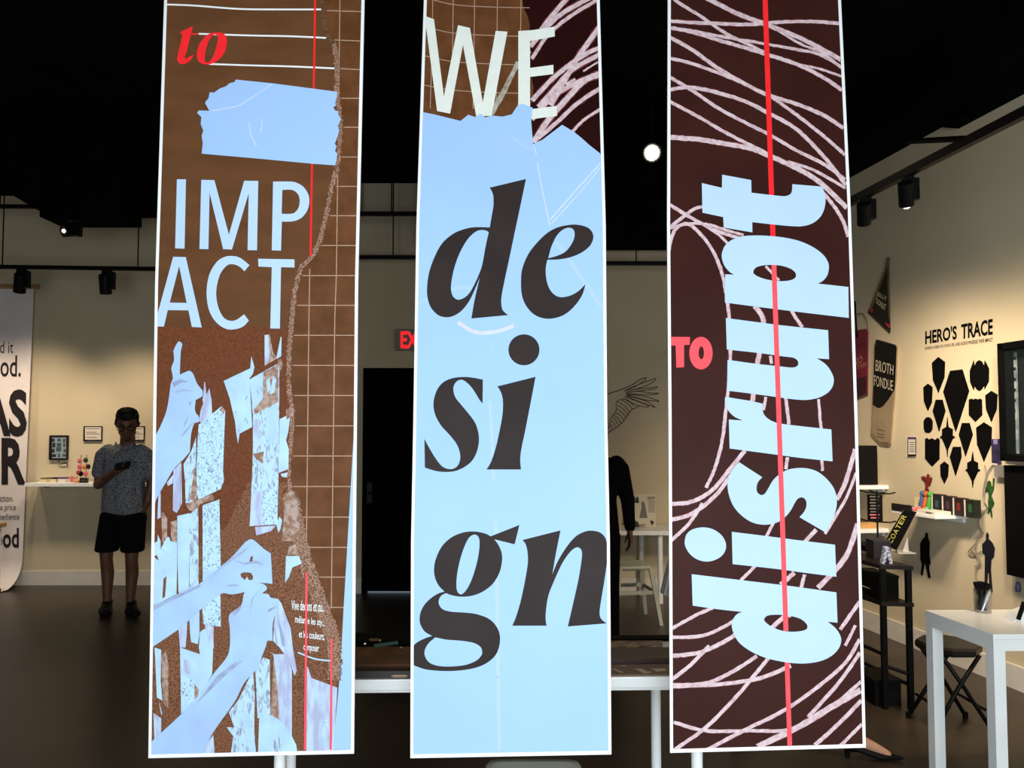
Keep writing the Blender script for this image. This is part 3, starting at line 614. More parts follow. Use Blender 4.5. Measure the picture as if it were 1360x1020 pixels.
pr('letter', [path('100,336* 350,366 600,396 800,420 1132,466* 1140,682* 1070,675* 1125,720 1160,775 1165,820 1145,870 1095,920 1020,955 920,972 820,970 720,955 620,930 520,885 440,825 400,760 386,700 400,650 425,620 460,605* 280,585 107,560*', *I7),
              path('616,660 640,632 700,625 780,630 860,648 905,675 925,705 915,730 870,743 800,746 730,735 670,710 635,685', *I7)], BLUE2, 7)
def rl(y): return 1016.2 + (1049-1016.2)*y/993
ribbon([(rl(-430), -430), (rl(340), 340)], 6.8, fl(6.5), MB()).build('red_line', RED, root, flip=False)
ribbon([(rl(352), 352), (rl(838), 838)], 6.6, fl(8), MB()).build('red_line', CORAL, root, flip=False)
ribbon([(rl(850), 850), (rl(990), 990)], 6.2, fl(6.5), MB()).build('red_line', CORAL, root, flip=False)
pr('letter', [poly('72,569 158,570 156,605 131,606 131,706 96,708 93,608 72,608', *K2)], CORAL, 7)
pr('letter', [ell(931, 469, 15.5, 21.6), ell(931.4, 468.6, 3.6, 8.6)], CORAL, 7)
# ================================================================== light rails and spots
def rail(a, b, label, h=0.035, rods=(0.06, 0.5, 0.94)):
    o = MB(); d = (b-a); n = d.normalized(); side = Vector((-n.y, n.x, 0))
    o.prism([a+side*0.018-Zup*h/2, a-side*0.018-Zup*h/2, a-side*0.018+Zup*h/2, a+side*0.018+Zup*h/2], d)
    r = thing('light_rail', (a+b)/2 - Zup*h/2, label, 'light rail')
    o.build('rail_bar', BMETAL, r)
    for t in rods:
        p = a + d*t; MB().cyl(p, (p.x, p.y, ZC), 0.006, n=8).build('drop_rod', BMETAL, r)
    return r
LENS = mat('lit lamp lens', (1.0, 0.86, 0.62), (1.0, 0.86, 0.62), emit=9.0)
LENSOFF = mat('lamp lens', '#2b2722', rough=0.2)
def spot(top, aim, label, power, lens=True, size=0.09, ang=102, blend=1.0, r=0.052, sc=1.0, bulb=0.62, group='spots on the light rails'):
    """top: point on the rail's underside"""
    t = thing('track_spotlight', top, label, 'spotlight', None)
    MB().box(top-Zup*0.02*sc, (0.075*sc, 0.045*sc, 0.045*sc), bev=0.004).build('adapter', BMETAL, t)
    r *= sc; size *= sc
    hc = top - Zup*0.125*sc
    MB().box(top-Zup*0.075*sc+Vector((0.045*sc, 0, -0.02*sc)), (0.05*sc, 0.06*sc, 0.16*sc), bev=0.006).build('driver_box', BMETAL, t)
    d = (aim-hc).normalized()
    hd = MB(); k = hc-Vector((0.012, 0, 0))
    hd.loft([hd.ring(k-d*size, d, r*0.55, 20), hd.ring(k-d*size*0.9, d, r, 20), hd.ring(k+d*size, d, r, 20), hd.ring(k+d*size, d, r*0.8, 20), hd.ring(k+d*size*0.86, d, r*0.78, 20)])
    h = hd.build('lamp_head', BMETAL, t, smooth=False)
    MB().cyl(k+d*size*0.87, k+d*size*0.9, r*0.74, n=20).build('lens', LENS if lens and bulb > 0.5 else LENSOFF, h)
    if lens: MB().ball(k+d*size*0.93, r*bulb, seg=12).build('bulb', LENS, h, smooth=True)
    if power:
        l = bpy.data.lights.new('spot', 'SPOT'); l.energy = power; l.color = WARM; l.spot_size = math.radians(ang); l.spot_blend = blend; l.shadow_soft_size = 0.11
        o = bpy.data.objects.new('lamp_light', l); COL.objects.link(o); o.parent = t; o.location = k + d*(size*0.95+r*0.7) - Vector(top)
        o.rotation_euler = d.to_track_quat('-Z', 'Y').to_euler()
    return t
YR = YL - 0.95
ra, rb = on_y(-120, 353, YR), on_y(300, 358.5, YR)
rail(ra, rb, 'long black light rail in front of the left bay wall', rods=((3+120)/420, (183+120)/420, 0.97))
def rail_pt(a, b, px, Y):
    x = on_y(px, 356, Y).x; t = (x-a.x)/(b.x-a.x); return a + (b-a)*t - Zup*0.018
spot(rail_pt(ra, rb, 29, YR), on_y(0, 745, YL), 'black spot on the rail above the tall wall poster', 92, False)
spot(rail_pt(ra, rb, 142, YR), on_y(165, 745, YL), 'black spot on the rail above the person in shorts', 92, False)
spot(rail_pt(ra, rb, -75, YR), on_y(-90, 745, YL), 'black spot at the rail end past the tall wall poster', 55, False)
# upper rail, spot turned towards the room
ua, ub = on_y(-60, 274, 7.2), on_y(60, 274.5, 7.2)
rail(ua, ub, 'short upper black light rail by the sloping duct')
p = on_y(97, 287, 6.5)
spot(p, p+Vector((-0.6, -1.0, -0.45)), 'black spot hanging under the low duct box, turned away from the wall', 0, True, 0.07, bulb=0.28)
# rails in front of the back wall
ma, mb_ = on_y(400, 284, 6.8), on_y(640, 284, 6.8); rail(ma, mb_, 'black upper rail above the dark doorway')
ma, mb_ = on_y(402, 341.5, 7.2), on_y(642, 342, 7.2); rail(ma, mb_, 'black lower rail above the exit sign')
ma, mb_ = on_y(700, 349.5, 7.0), on_y(990, 350, 7.0); rail(ma, mb_, 'black rail above the wing drawing')
# rail along the right wall
TO_ = 1.1
fR = mapR(TO_)
ra, rb = fR(1075, 296), fR(1480, 88)
rail(ra, rb, 'long black light rail slanting along the right wall', 0.045, rods=(0.08, 0.86))
def rail_R(px):
    best = min((ra + (rb-ra)*i/400 for i in range(401)), key=lambda q: abs(CX + F*q.x/(q.y*cT+(q.z-H)*sT) - px)); return best - Zup*0.022
fW = mapR(0)
spot(rail_R(1150), fW(1158, 770), 'dark spot on the right wall rail, above the snack packs', 110, False, sc=0.72)
spot(rail_R(1206), fW(1230, 790), 'glowing spot on the right wall rail, above the black shields', 150, True, sc=0.72)
spot(rail_R(1420), fW(1300, 830), 'dark spot added out of view further along the right wall rail', 215, False, sc=0.72)  # added lamp beyond the frame edge, brightens the lower right wall
spot(rail_R(1100), fW(1100, 560), 'dark spot at the inner end of the right wall rail', 0, False, sc=0.72)
# black bar joining the rail
a = fR(1282, 184); b = on_y(1205, 188, a.y+0.5)
tag(MB().tube([a, b], 0.016, 6).build('ceiling_bar', BMETAL), 'thin black bar running from the right wall rail to the dark ceiling', 'bar')
MB_ = None
# the bare lamp that faces the camera
lp = on_y(866, 203, 5.2)
t = thing('ceiling_spotlight', lp, 'bright spotlight hanging by itself, shining straight into the room', 'spotlight')
dd = (O-lp).normalized(); hd = MB()
hd.loft([hd.ring(lp-dd*0.16, dd, 0.03, 20), hd.ring(lp-dd*0.14, dd, 0.062, 20), hd.ring(lp, dd, 0.066, 20), hd.ring(lp, dd, 0.058, 20), hd.ring(lp-dd*0.012, dd, 0.056, 20)]); hd.build('lamp_head', BMETAL, t)
MB().ball(lp-dd*0.018, (0.05, 0.05, 0.05), seg=16).build('bulb', mat('bright bulb', (1, 0.87, 0.62), (1, 0.87, 0.62), emit=40.0), t)
l = bpy.data.lights.new('spot', 'SPOT'); l.energy = 70; l.color = WARM; l.spot_size = math.radians(75); l.spot_blend = 1; l.shadow_soft_size = 0.05
lo_ = bpy.data.objects.new('lamp_light', l); COL.objects.link(lo_); lo_.parent = t; lo_.location = dd*0.07
lo_.rotation_euler = (Vector((-0.2, 2.6, 0.75))-lp).to_track_quat('-Z', 'Y').to_euler()
MB().tube([lp-dd*0.08, lp-dd*0.08+Zup*0.1], 0.012).cyl(lp-dd*0.08+Zup*0.1, Vector((lp.x-dd.x*0.08, lp.y-dd.y*0.08, ZC)), 0.008).build('drop_rod', BMETAL, t)
# ================================================================== left bay
WOODM = mat('pale wood', '#a98652', '#8d6c3c', scale=8, stretch=(1, 1, 8), rough=0.5)
POST = mat('poster paper', '#e2dcdb', '#dcd5d4', rough=0.7)
INK = mat('black ink', '#1a141a', '#151016', rough=0.6)
yp = YL - 0.10
t = thing('paper_poster', (on_y(-30, 700, yp).x, yp-0.1, 0.0), 'tall white paper poster with heavy black words, curling on to the floor', 'poster')
x0, x1 = on_y(-110, 600, yp).x, on_y(36, 600, yp).x
ztop = on_y(20, 383, yp).z
pz = [(yp, ztop)] + [(yp, ztop*(1-i/8)+0.28*i/8) for i in range(1, 9)]
for i in range(1, 9):
    a = i/8*math.pi/2*0.96; pz.append((yp-0.28*(1-math.cos(a)), 0.28-0.275*math.sin(a)))
pz.append((yp-0.36, 0.006))
m = MB(); n = len(pz)
xr = [on_y(39-6*(1-z/ztop), 600, yp).x for _, z in pz]
vs = [(x0, y, z) for y, z in pz] + [(xr[i]-(0.10 if i == n-1 else 0.03 if i == n-2 else 0), y, z) for i, (y, z) in enumerate(pz)]
m.add(vs, [(i, i+1, n+i+1, n+i) for i in range(n-1)]); vs2 = [(a, b+0.004, c+0.002) for a, b, c in vs]
m.add(vs2, [(n+i, n+i+1, i+1, i) for i in range(n-1)])
m.build('paper_sheet', POST, t, smooth=True)
fP = mapY(yp-0.004)
for s, q, b in (('d it', ((0, 453), (18, 453), (17.5, 469), (0, 469)), 0.0), ('od.', ((0.5, 472), (28, 472), (27.5, 500.5), (0.5, 500.5)), 0.01), ('AS', ((-26, 517), (36.3, 517), (35.5, 580), (-26, 580)), 0.035), ('R', ((2, 581.5), (34.8, 581.5), (34.5, 643.5), (2, 643.5)), 0.035),
                ('ction.', ((0, 658), (18, 658), (18, 666), (0, 666)), 0), ('e price', ((0.5, 670), (21, 670), (21, 680), (0.5, 680)), 0), ('bedience', ((-1, 682), (25.5, 682), (25.5, 690), (-1, 690)), 0), ('ood', ((-8, 702), (25, 701), (25, 727.5), (-8, 727.5)), 0.02)):
    text(s, q, fP, bold=b).build('printed_text', INK, t, flip=False)
tr_ = MB().box(((x0+on_y(51, 380, yp).x)/2, yp, ztop+0.015), (on_y(51, 380, yp).x-x0, 0.05, 0.042), bev=0.003).build('wooden_rail', WOODM, t)
MB().box(((x0+x1)/2, (yp+YL)/2, ztop+0.015), (0.05, YL-yp, 0.03)).build('bracket', WOODM, t)
# white rolling table, only its corner in view
y7 = on_z(2, 803).y
t = thing('rolling_table', (on_y(-60, 700, y7).x-0.2, y7, 0), 'white rolling table with a wooden top beside the tall wall poster', 'table')
xe = on_y(8, 700, y7+0.44).x; zt = on_y(4, 694, y7+0.44).z
MB().box((xe-0.4, y7+0.2, zt-0.02), (0.8, 0.5, 0.04), bev=0.006).build('table_top', WOODM, t)
for xx in (xe-0.045, xe-0.74):
    for yy in (y7, y7+0.4):
        l = MB().box((xx, yy, (zt+0.08)/2), (0.035, 0.035, zt-0.1)).build('leg', WHITE, t)
        MB().cyl((xx-0.012, yy, 0.04), (xx+0.012, yy, 0.04), 0.04, n=16).build('castor', BLACK, l)
# wall tablet with picture tiles
FRM = mat('dark frame', '#1a1517', rough=0.35)
yw = YL
t = thing('tablet_display', on_y(78, 611, yw-0.015), 'wall tablet with a grid of small pictures, its cable hanging', 'tablet')
a, b = on_y(66, 578, yw-0.015), on_y(90.5, 611, yw-0.015)
MB().box(((a.x+b.x)/2, yw-0.014, (a.z+b.z)/2), (b.x-a.x, 0.028, a.z-b.z), bev=0.012).build('case', FRM, t)
MB().flat([rect(69, 581, 87.8, 608.5)], mapY(yw-0.029)).build('screen', mat('tablet screen', '#8d97a3', '#828c98', rough=0.15, emit=0.12), t, flip=False)
TIL = [mat('dark picture', '#20242b'), mat('teal picture', '#35545a'), mat('olive picture', '#46502f')]
for i, (u, v, w_, h_) in enumerate(((188, 228, 42, 45), (268, 228, 45, 42), (342, 232, 35, 50), (198, 285, 42, 65), (258, 288, 62, 52), (345, 292, 30, 52), (185, 368, 45, 55), (250, 345, 70, 60), (350, 370, 32, 50), (188, 440, 60, 40), (275, 432, 28, 52), (335, 440, 50, 35))):
    x, y = 50+u/10.2, 560+v/10.2
    MB().flat([rect(x, y, x+w_/10.2, y+h_/10.2)], mapY(yw-0.0295)).build('picture_tile', TIL[i % 3], t, flip=False)
MB().tube([on_y(x, y, yw-0.02) for x, y in ((77.8, 610), (78, 614), (81, 616.5), (85, 615.5), (88.5, 615), (89.8, 617), (89.5, 619))], 0.006, 6).build('cable', FRM, t)
# two text placards
PAPER = mat('placard paper', '#d9d2c4', rough=0.7); GREYT = mat('grey print', '#6e675e')
for (x0_, y0_, x1_, y1_), lab in (((111.5, 566, 135.5, 586), 'framed text placard between the wall tablet and the person in shorts'), ((172, 566, 192, 586), 'framed text placard partly behind the person in shorts')):
    a, b = on_y(x0_, y0_, yw-0.01), on_y(x1_, y1_, yw-0.01)
    t = thing('text_placard', ((a.x+b.x)/2, yw-0.01, b.z), lab, 'placard')
    MB().box(((a.x+b.x)/2, yw-0.009, (a.z+b.z)/2), (b.x-a.x, 0.018, a.z-b.z)).build('frame', FRM, t)
    MB().flat([rect(x0_+1.4, y0_+1.4, x1_-1.4, y1_-2)], mapY(yw-0.0185)).build('paper', PAPER, t, flip=False)
    for k in range(6):
        if k == 1 or k == 4: continue
        MB().flat([rect(x0_+3, y0_+3+k*2.3, x1_-3-(k % 3)*2, y0_+3.9+k*2.3)], mapY(yw-0.019)).build('print_line', GREYT, t, flip=False)
# white wall shelf and its things
sa, sb = on_y(52, 643, yw), on_y(215, 643, yw); zs = on_y(100, 640.5, yw-0.1).z
t = thing('floating_shelf', ((sa.x+sb.x)/2, yw-0.12, zs-0.035), 'long white wall shelf under the wall tablet', 'shelf')
MB().box(((sa.x+sb.x)/2, yw-0.12, zs-0.0175), (sb.x-sa.x, 0.24, 0.035), bev=0.003).build('board', WHITE, t)
MB().box((on_y(78, 650, yw).x, yw-0.2, zs-0.04), (0.045, 0.03, 0.012)).build('cable_clip', FRM, t)
def sx(px): return on_y(px, 640, yw-0.12).x
def lid(name, px, w_, h_, m1, m2, label, cat='box', dpt=0.07, yy=0.12):
    x = sx(px); y = yw-yy; r = thing(name, (x, y, zs), label, cat)
    MB().box((x, y, zs+h_*0.4), (w_, dpt, h_*0.8), bev=0.003).build('body', m1, r); MB().box((x, y, zs+h_*0.87), (w_*1.06, dpt*1.06, h_*0.26), bev=0.003).build('lid', m2, r)
    return r
CRE = mat('cream card', '#d8caa2'); PUR = mat('purple card', '#4d2a66'); PNK = mat('pink card', '#d76a72'); OLV = mat('olive card', '#5d5331'); GRN = mat('leaf green', '#1f3b24'); ORG = mat('orange card', '#d98a4a'); NVY = mat('navy card', '#1c2238')
lid('small_box', 60, 0.05, 0.048, CRE, OLV, 'small cream box with an olive lid at the shelf end')
lid('small_box', 73, 0.06, 0.05, CRE, BLACK, 'small cream box with a black lid, second along the white shelf')
lid('small_box', 84.5, 0.075, 0.052, mat('white card', '#dcd6d0'), PUR, 'white box with a purple lid under the wall tablet cable')
x = sx(97); t = thing('letter_sign', (x, yw-0.13, zs), 'pink IN letters standing on the white shelf', 'letters')
yq = yw-0.13
for s, q in (('I', rect(93.2, 632.5, 95, 640.6)), ('N', rect(96, 632.5, 102, 640.6))):
    MB().add([], []) ; mm = text(s, q, mapY(yq)); k_ = mm.v[:]; mm2 = MB().add(k_, mm.f); mm2.add([v+Vector((0, 0.02, 0)) for v in k_], [f[::-1] for f in mm.f]); mm2.build('letter', PNK, t, flip=False)
# flower rack: rings of blossoms on a wire stand
x = sx(112); t = thing('flower_stand', (x, yw-0.1, zs), 'wire stand of pink, orange and green paper flowers beside the person in shorts', 'ornament')
st = MB(); zt = on_y(112, 604, yw-0.1).z
for px in (107, 114): st.tube([(on_y(px, 640, yw-0.1).x, yw-0.1, zs), (on_y(px, 640, yw-0.1).x, yw-0.1, zt)], 0.003, 5)
st.build('wire_frame', BMETAL, t)
for k, (u, v, m_) in enumerate(((575, 530, PNK), (655, 522, GRN), (575, 612, PNK), (640, 615, ORG), (690, 610, FRM), (588, 705, BLACK), (655, 705, PNK), (560, 690, mat('red card', '#a2353c')))):
    c = on_y(50+u/10.2, 560+v/10.2, yw-0.1); fm = MB()
    for j in range(6):
        a = j*math.pi/3+k; fm.ball(c+Vector((math.cos(a)*0.014, -0.006, math.sin(a)*0.014)), (0.013, 0.008, 0.013), seg=8)
    fm.ball(c+Vector((0, -0.012, 0)), 0.009, seg=8); fm.build('flower', m_, t, smooth=True)
lid('small_box', 106.5, 0.045, 0.03, ORG, CRE, 'low orange box in front of the flower stand', yy=0.17)
x = sx(116); t = thing('name_block', (x, yw-0.18, zs), 'dark block with faint print in front of the flower stand', 'block')
MB().box((x, yw-0.18, zs+0.024), (0.075, 0.03, 0.048), bev=0.003).build('body', FRM, t); MB().box((x, yw-0.1955, zs+0.026), (0.05, 0.001, 0.006)).build('print_line', GREYT, t)
lid('small_box', 196.5, 0.05, 0.07, OLV, CRE, 'olive box on the far end of the white shelf', yy=0.14)
# small black hook on the wall right of the person
h = on_y(198, 612, yw-0.01)
tag(MB().tube([h+Vector((0.0, 0.012, 0)), h+Vector((0, -0.03, 0)), h+Vector((0.012, -0.04, 0.015)), h+Vector((0.02, -0.03, 0.03))], 0.008, 6).box(h+Vector((0, 0.004, 0)), (0.04, 0.012, 0.05)).build('coat_hook', BMETAL), 'small black wall hook near the edge of the tall photo banner', 'hook')
# ================================================================== back wall, middle
t = thing('exit_sign', on_y(550, 466, YB-0.03), 'lit exit sign with red letters over the black door', 'sign')
a, b = on_y(525, 437.5, YB-0.03), on_y(577, 466, YB-0.03)
MB().box(((a.x+b.x)/2, YB-0.025, (a.z+b.z)/2), (b.x-a.x, 0.05, a.z-b.z), bev=0.008).build('housing', mat('grey sign housing', '#8d877c'), t)
text('EXIT', rect(532, 440, 571, 462.5), mapY(YB-0.052), bold=0.03).build('letters', mat('glowing red letters', (1, 0.02, 0.03), (1, 0.015, 0.02), emit=0.9), t, flip=False)
# wing drawing on the wall
WK = (800, 490, 10.2); WIRE = mat('dark red line', '#5a1f17', '#4c1a12')
t = thing('wing_drawing', on_y(800, 574, YB-0.003), 'dark red line drawing of a spread bird wing on the back wall', 'drawing')
fD = mapY(YB-0.004)
def wl(s, w=1.1): ribbon(path(s, *WK, closed=False, step=6), w, fD, MB()).build('drawn_line', WIRE, t, flip=False)
wl('-400,480 -150,420 85,335 280,270 420,205 520,140 595,115', 1.3); wl('595,118 570,160 500,205 420,250 320,290')
for s in ('320,290 420,240 600,170 720,130 690,175 560,240 420,280 330,300', '330,300 500,270 650,255 750,242 690,275 560,290 340,318', '330,322 500,305 650,325 765,330 680,348 520,345 340,335', '335,340 500,360 650,390 770,440 690,432 560,415 340,350',
          '335,360 480,400 620,450 715,520 640,495 520,450 330,370', '325,385 450,430 560,470 625,500 600,515 500,500 400,460 315,400'): wl(s)
wl('500,500 450,530 400,550 350,620 290,700 200,790 95,855 0,905 -150,930', 1.2)
wl('320,280 305,300 330,330 310,380 270,410 205,430 185,480 190,540 170,600 130,640 100,720 85,800 40,830', 1.0)
for x0_, y0_, x1_, y1_ in ((290, 410, 440, 515), (250, 415, 410, 545), (205, 440, 375, 590), (200, 490, 350, 625), (190, 540, 320, 665), (180, 590, 295, 705), (150, 620, 250, 740), (135, 650, 215, 780), (115, 700, 180, 795), (95, 740, 140, 815), (90, 770, 110, 835)):
    wl('%d,%d %d,%d %d,%d' % (x0_, y0_, (x0_+x1_)/2+12, (y0_+y1_)/2-10, x1_, y1_), 1.0)
# small white table with a card, metal chair
yt2 = YB-0.48
t = thing('console_table', (on_y(870, 800, yt2).x, yt2, 0), 'small white table on round legs against the back wall', 'table')
zt = on_y(870, 705, yt2).z; xa, xb = on_y(800, 705, yt2).x, on_y(925, 705, yt2).x
MB().box(((xa+xb)/2, yt2+0.22, zt-0.02), (xb-xa, 0.46, 0.04), bev=0.004).build('table_top', WHITE, t)
for px, yy in ((877, yt2+0.04), (806, yt2+0.04), (852, yt2+0.4), (915, yt2+0.4)):
    x = on_y(px, 760, yy).x; MB().cyl((x, yy, 0), (x, yy, zt-0.03), 0.024, 0.024, n=16).build('leg', WHITE, t)
t = thing('display_card', on_y(855, 704, yt2+0.25), 'cream printed card with dates propped on the small white table', 'card')
c0, c1 = on_y(838, 657, yt2+0.25), on_y(872, 704, yt2+0.25)
card = [Vector((c0.x, yt2+0.27, zt)), Vector((c1.x, yt2+0.27, zt)), Vector((c1.x, yt2+0.33, c0.z)), Vector((c0.x, yt2+0.33, c0.z))]
nn = (card[1]-card[0]).cross(card[3]-card[0]).normalized()
if nn.y > 0: nn = -nn
MB().prism(card, -nn*0.006).build('board', mat('cream card stock', '#cfc7b3', '#c8bfa9'), t)
fC = lambda x, y: on_pl(x, y, card[0]+nn*0.0015, nn)
for s, q in (('2009', rect(859.5, 659.5, 869.5, 663.5)), ('2007', rect(848, 696, 857.5, 700))): text(s, q, fC, bold=0.02).build('printed_text', INK, t, flip=False)
for s in ('841,660 843,659 844,663 846,659 848,661 849,668 841,668', '852,667 855,666 857,672 860,688 849,688 852,674', '838.5,692 842,690 848,694 849,700 839,701', '863,692 866,691 869,694 866,698'):
    MB().flat([poly(s)], fC).build('printed_figure', INK if '852' not in s else GREYT, t, flip=False)
for k in range(7): MB().flat([rect(861, 665+k*2.4, 869.5, 666+k*2.4)], fC).build('print_line', GREYT, t, flip=False)
TIN = mat('pale green-white metal', '#a9ada0', '#9ca094', rough=0.4)
def metal_seat(name, loc, label, w_, zs_, cat, back=False, rz=0.0):
    t = thing(name, loc, label, cat); t.rotation_euler = (0, 0, rz); L = Vector(loc)
    m = MB(); h = w_/2
    # dished seat with rolled edge
    def sq(s_, z, e=0.75, n=32):
        out = []
        for i in range(n):
            a = 2*math.pi*i/n; c, s2 = math.cos(a), math.sin(a)
            out.append(L+Vector((math.copysign(abs(c)**(1-e), c)*s_, math.copysign(abs(s2)**(1-e), s2)*s_, z)))
        return out
    m.loft([sq(h*1.0, zs_-0.035), sq(h*1.02, zs_-0.012), sq(h*0.98, zs_), sq(h*0.86, zs_-0.004), sq(h*0.5, zs_-0.009)]); m.build('seat', TIN, t, smooth=True)
    for sx_ in (-1, 1):
        for sy_ in (-1, 1):
            a = L+Vector((sx_*h*0.88, sy_*h*0.88, zs_-0.02)); b = L+Vector((sx_*h*1.3, sy_*h*1.3, 0)); u = Vector((sx_*0.02, 0, 0)); v = Vector((0, sy_*0.02, 0))
            g = MB(); g.loft([[a+u+v, a+u*-1+v, a-u-v*0.2, a+u-v], [b+u*0.7+v*0.7, b-u*0.7+v*0.7, b-u*0.7-v*0.1, b+u*0.7-v*0.7]]); g.build('leg', TIN, t)
    for sx_ in (-1, 1):
        k = 0.55; MB().box(L+Vector((sx_*h*1.08, 0, zs_*k)), (0.008, h*2.1, 0.03)).build('stretcher', TIN, t)
        MB().box(L+Vector((0, sx_*h*1.08, zs_*k)), (h*2.1, 0.008, 0.03)).build('stretcher', TIN, t)
    return t
yc = on_z(850, 826).y
metal_seat('metal_stool', (on_y(836, 800, yc+0.1).x, yc+0.05, 0), 'pale metal stool standing in front of the small white table', 0.30, 0.47, 'stool', rz=0.15)
# ================================================================== long white table behind the banners
ZT = 0.755
tl_ = on_z(362, 904, ZT); tr_ = on_z(936, 898.5, ZT)
t = thing('long_table', ((tl_.x+tr_.x)/2, tl_.y+0.3, 0), 'long white table standing just behind the three banners', 'table')
fx = (tr_-tl_); ln = fx.length; ux = fx.normalized(); uy = Vector((-ux.y, ux.x, 0)); TD = 0.50
MT = Matrix(((ux.x, uy.x, 0, tl_.x), (ux.y, uy.y, 0, tl_.y), (0, 0, 1, 0), (0, 0, 0, 1)))
MB().box((ln/2, TD/2, ZT-0.017), (ln, TD, 0.034), MT, bev=0.003).build('table_top', WHITE, t)
MB().box((ln/2, 0.05, ZT-0.045), (ln-0.1, 0.02, 0.02), MT).box((ln/2, TD-0.05, ZT-0.045), (ln-0.1, 0.02, 0.02), MT).build('rail', WHITE, t)
for px, dd_ in ((372, 0.03), (925.5, 0.03), (386.5, 0.43), (871.5, 0.44)):
    yy = tl_.y + dd_ + (0.02 if px > 600 else 0); x = on_y(px, 1000, yy).x
    MB().cyl((x, yy, 0), (x, yy, ZT-0.03), 0.0185, n=20).build('leg', WHITE, t)
# things on it
KRAFT = mat('brown leather sheet', '#6a4425', '#4c2f18', scale=9, rough=0.55); DKB = mat('dark leather', '#22130d', '#170d09', rough=0.5)
def onT(px, py, z): return on_z(px, py, z)
def sheet_on(name, quad, z0, h, m, label, cat, par=None):
    q = [onT(x, y, z0) for x, y in quad]; mb = MB().prism(q, (0, 0, h))
    o = mb.build(name, m); tag(o, label, cat); return o
sheet_on('leather_sheet', ((430, 901), (620, 899.5), (620, 864), (430, 866)), ZT, 0.006, mat('tan mat', '#7b5f47', '#6a4f3a'), 'tan mat lying along the front of the long white table', 'mat')
o1 = thing('leather_case', onT(520, 880, ZT+0.007), 'brown leather case with a dark strap on the long white table', 'case')
q = [onT(x, y, ZT+0.0065) for x, y in ((440, 890), (600, 889), (600, 865), (440, 866))]
MB().prism(q, (0, 0, 0.018)).build('body', KRAFT, o1)
q = [onT(x, y, ZT+0.0245) for x, y in ((450, 893.5), (600, 892.5), (600, 888), (450, 889))]
MB().prism([v-Zup*0.018 for v in q], (0, 0, 0.022)).build('strap', DKB, o1)
text('MADE', ((525, 877.5), (545, 877), (545, 880.5), (524, 881)), lambda x, y: on_z(x, y, ZT+0.0255)).build('stamped_text', DKB, o1, flip=False) if False else None
for k in range(5):
    c = onT(527+k*4.2, 878.5, ZT+0.0248); MB().box(c, (0.005, 0.006, 0.001)).build('stamped_mark', DKB, o1)
c = onT(531, 898, ZT+0.0065); rg = []
for i in range(25): rg.append(c+Vector((0.045*math.cos(i/24*2*math.pi), 0.018*math.sin(i/24*2*math.pi), 0.006)))
tag(MB().tube(rg, 0.005, 6).build('cord_ring', mat('pale cord', '#a08c70')), 'pale loop of cord on the tan mat', 'cord')
# black camera-like tool tray with chrome
cq = onT(508, 862, ZT); o1 = thing('tool_tray', (cq.x, cq.y, ZT), 'black tray of tools with chrome ends behind the brown leather case', 'tray')
MB().box((cq.x, cq.y+0.06, ZT+0.015), (0.26, 0.12, 0.03), bev=0.006).build('tray', BLACK, o1)
CHR = mat('chrome', '#c8ccd0', rough=0.12, metal=1.0)
for px, py in ((484.5, 855), (504, 850.5), (532, 860.5)): MB().ball(on_z(px, py, ZT+0.036), (0.006, 0.006, 0.006), seg=10).build('chrome_knob', CHR, o1)
a, b = on_z(497, 858, ZT+0.04), on_z(528, 853.5, ZT+0.04); MB().cyl(a, b, 0.007).build('glass_tube', mat('green glass', '#3d5a52', rough=0.1), o1)
MB().box(on_z(497, 849.5, ZT+0.034), (0.035, 0.008, 0.008)).build('brass_bar', mat('brass', '#a98a55', rough=0.3, metal=0.8), o1)
# right-hand things
o1 = thing('printed_board', onT(850, 890, ZT), 'brown board with pale lettering lying on the long white table', 'board')
q = [onT(x, y, ZT) for x, y in ((760, 898.5), (905, 897), (905, 884), (760, 886))]
MB().prism(q, (0, 0, 0.005)).build('board', mat('brown board', '#5f4a36', '#4d3a29'), o1)
for s in ('812,888 816,888 829,893 824,893.5', '840,888 852,888 860,892 864,891.5 866,893 856,895 846,889.5', '864,888 884,887.5 884,891 872,892 868,889.5', '824,883.8 832,883.5 832,884.8 824,885'):
    MB().flat([poly(s)], lambda x, y: on_z(x, y, ZT+0.0056)).build('pale_letter', mat('pale print', '#b3a58f'), o1, flip=False)
q = [onT(x, y, ZT) for x, y in ((770, 883.5), (900, 882), (890, 867), (780, 868))]
tag(MB().prism(q, (0, 0, 0.02)).build('leather_pad', mat('oxblood leather', '#2e150e', '#22100b')), 'dark oxblood leather pad behind the lettered brown board', 'pad')
q = [onT(x, y, ZT) for x, y in ((770, 862.5), (880, 862), (880, 853.5), (775, 854))]
tag(MB().prism(q, (0, 0, 0.008)).build('marbled_strip', mat('marbled wood strip', '#8b7a63', '#3a221a', scale=14, stretch=(1, 3, 1), distort=2.5, lo=0.42, hi=0.55)), 'marbled wooden strip at the back of the long white table', 'strip')
q = [onT(x, y, ZT) for x, y in ((760, 852.5), (905, 851.5), (905, 846.5), (760, 847.5))]
tag(MB().prism(q, (0, 0, 0.01)).build('black_board', BLACK), 'plain black board at the rear edge of the long white table', 'board')
# metal stool in front, seat just showing under the middle banner
s_ = on_z(708, 1019, 0.47)
metal_seat('metal_stool', (0.07, 2.445, 0), 'pale metal stool tucked under the long white table below the blue banner', 0.31, 0.47, 'stool')
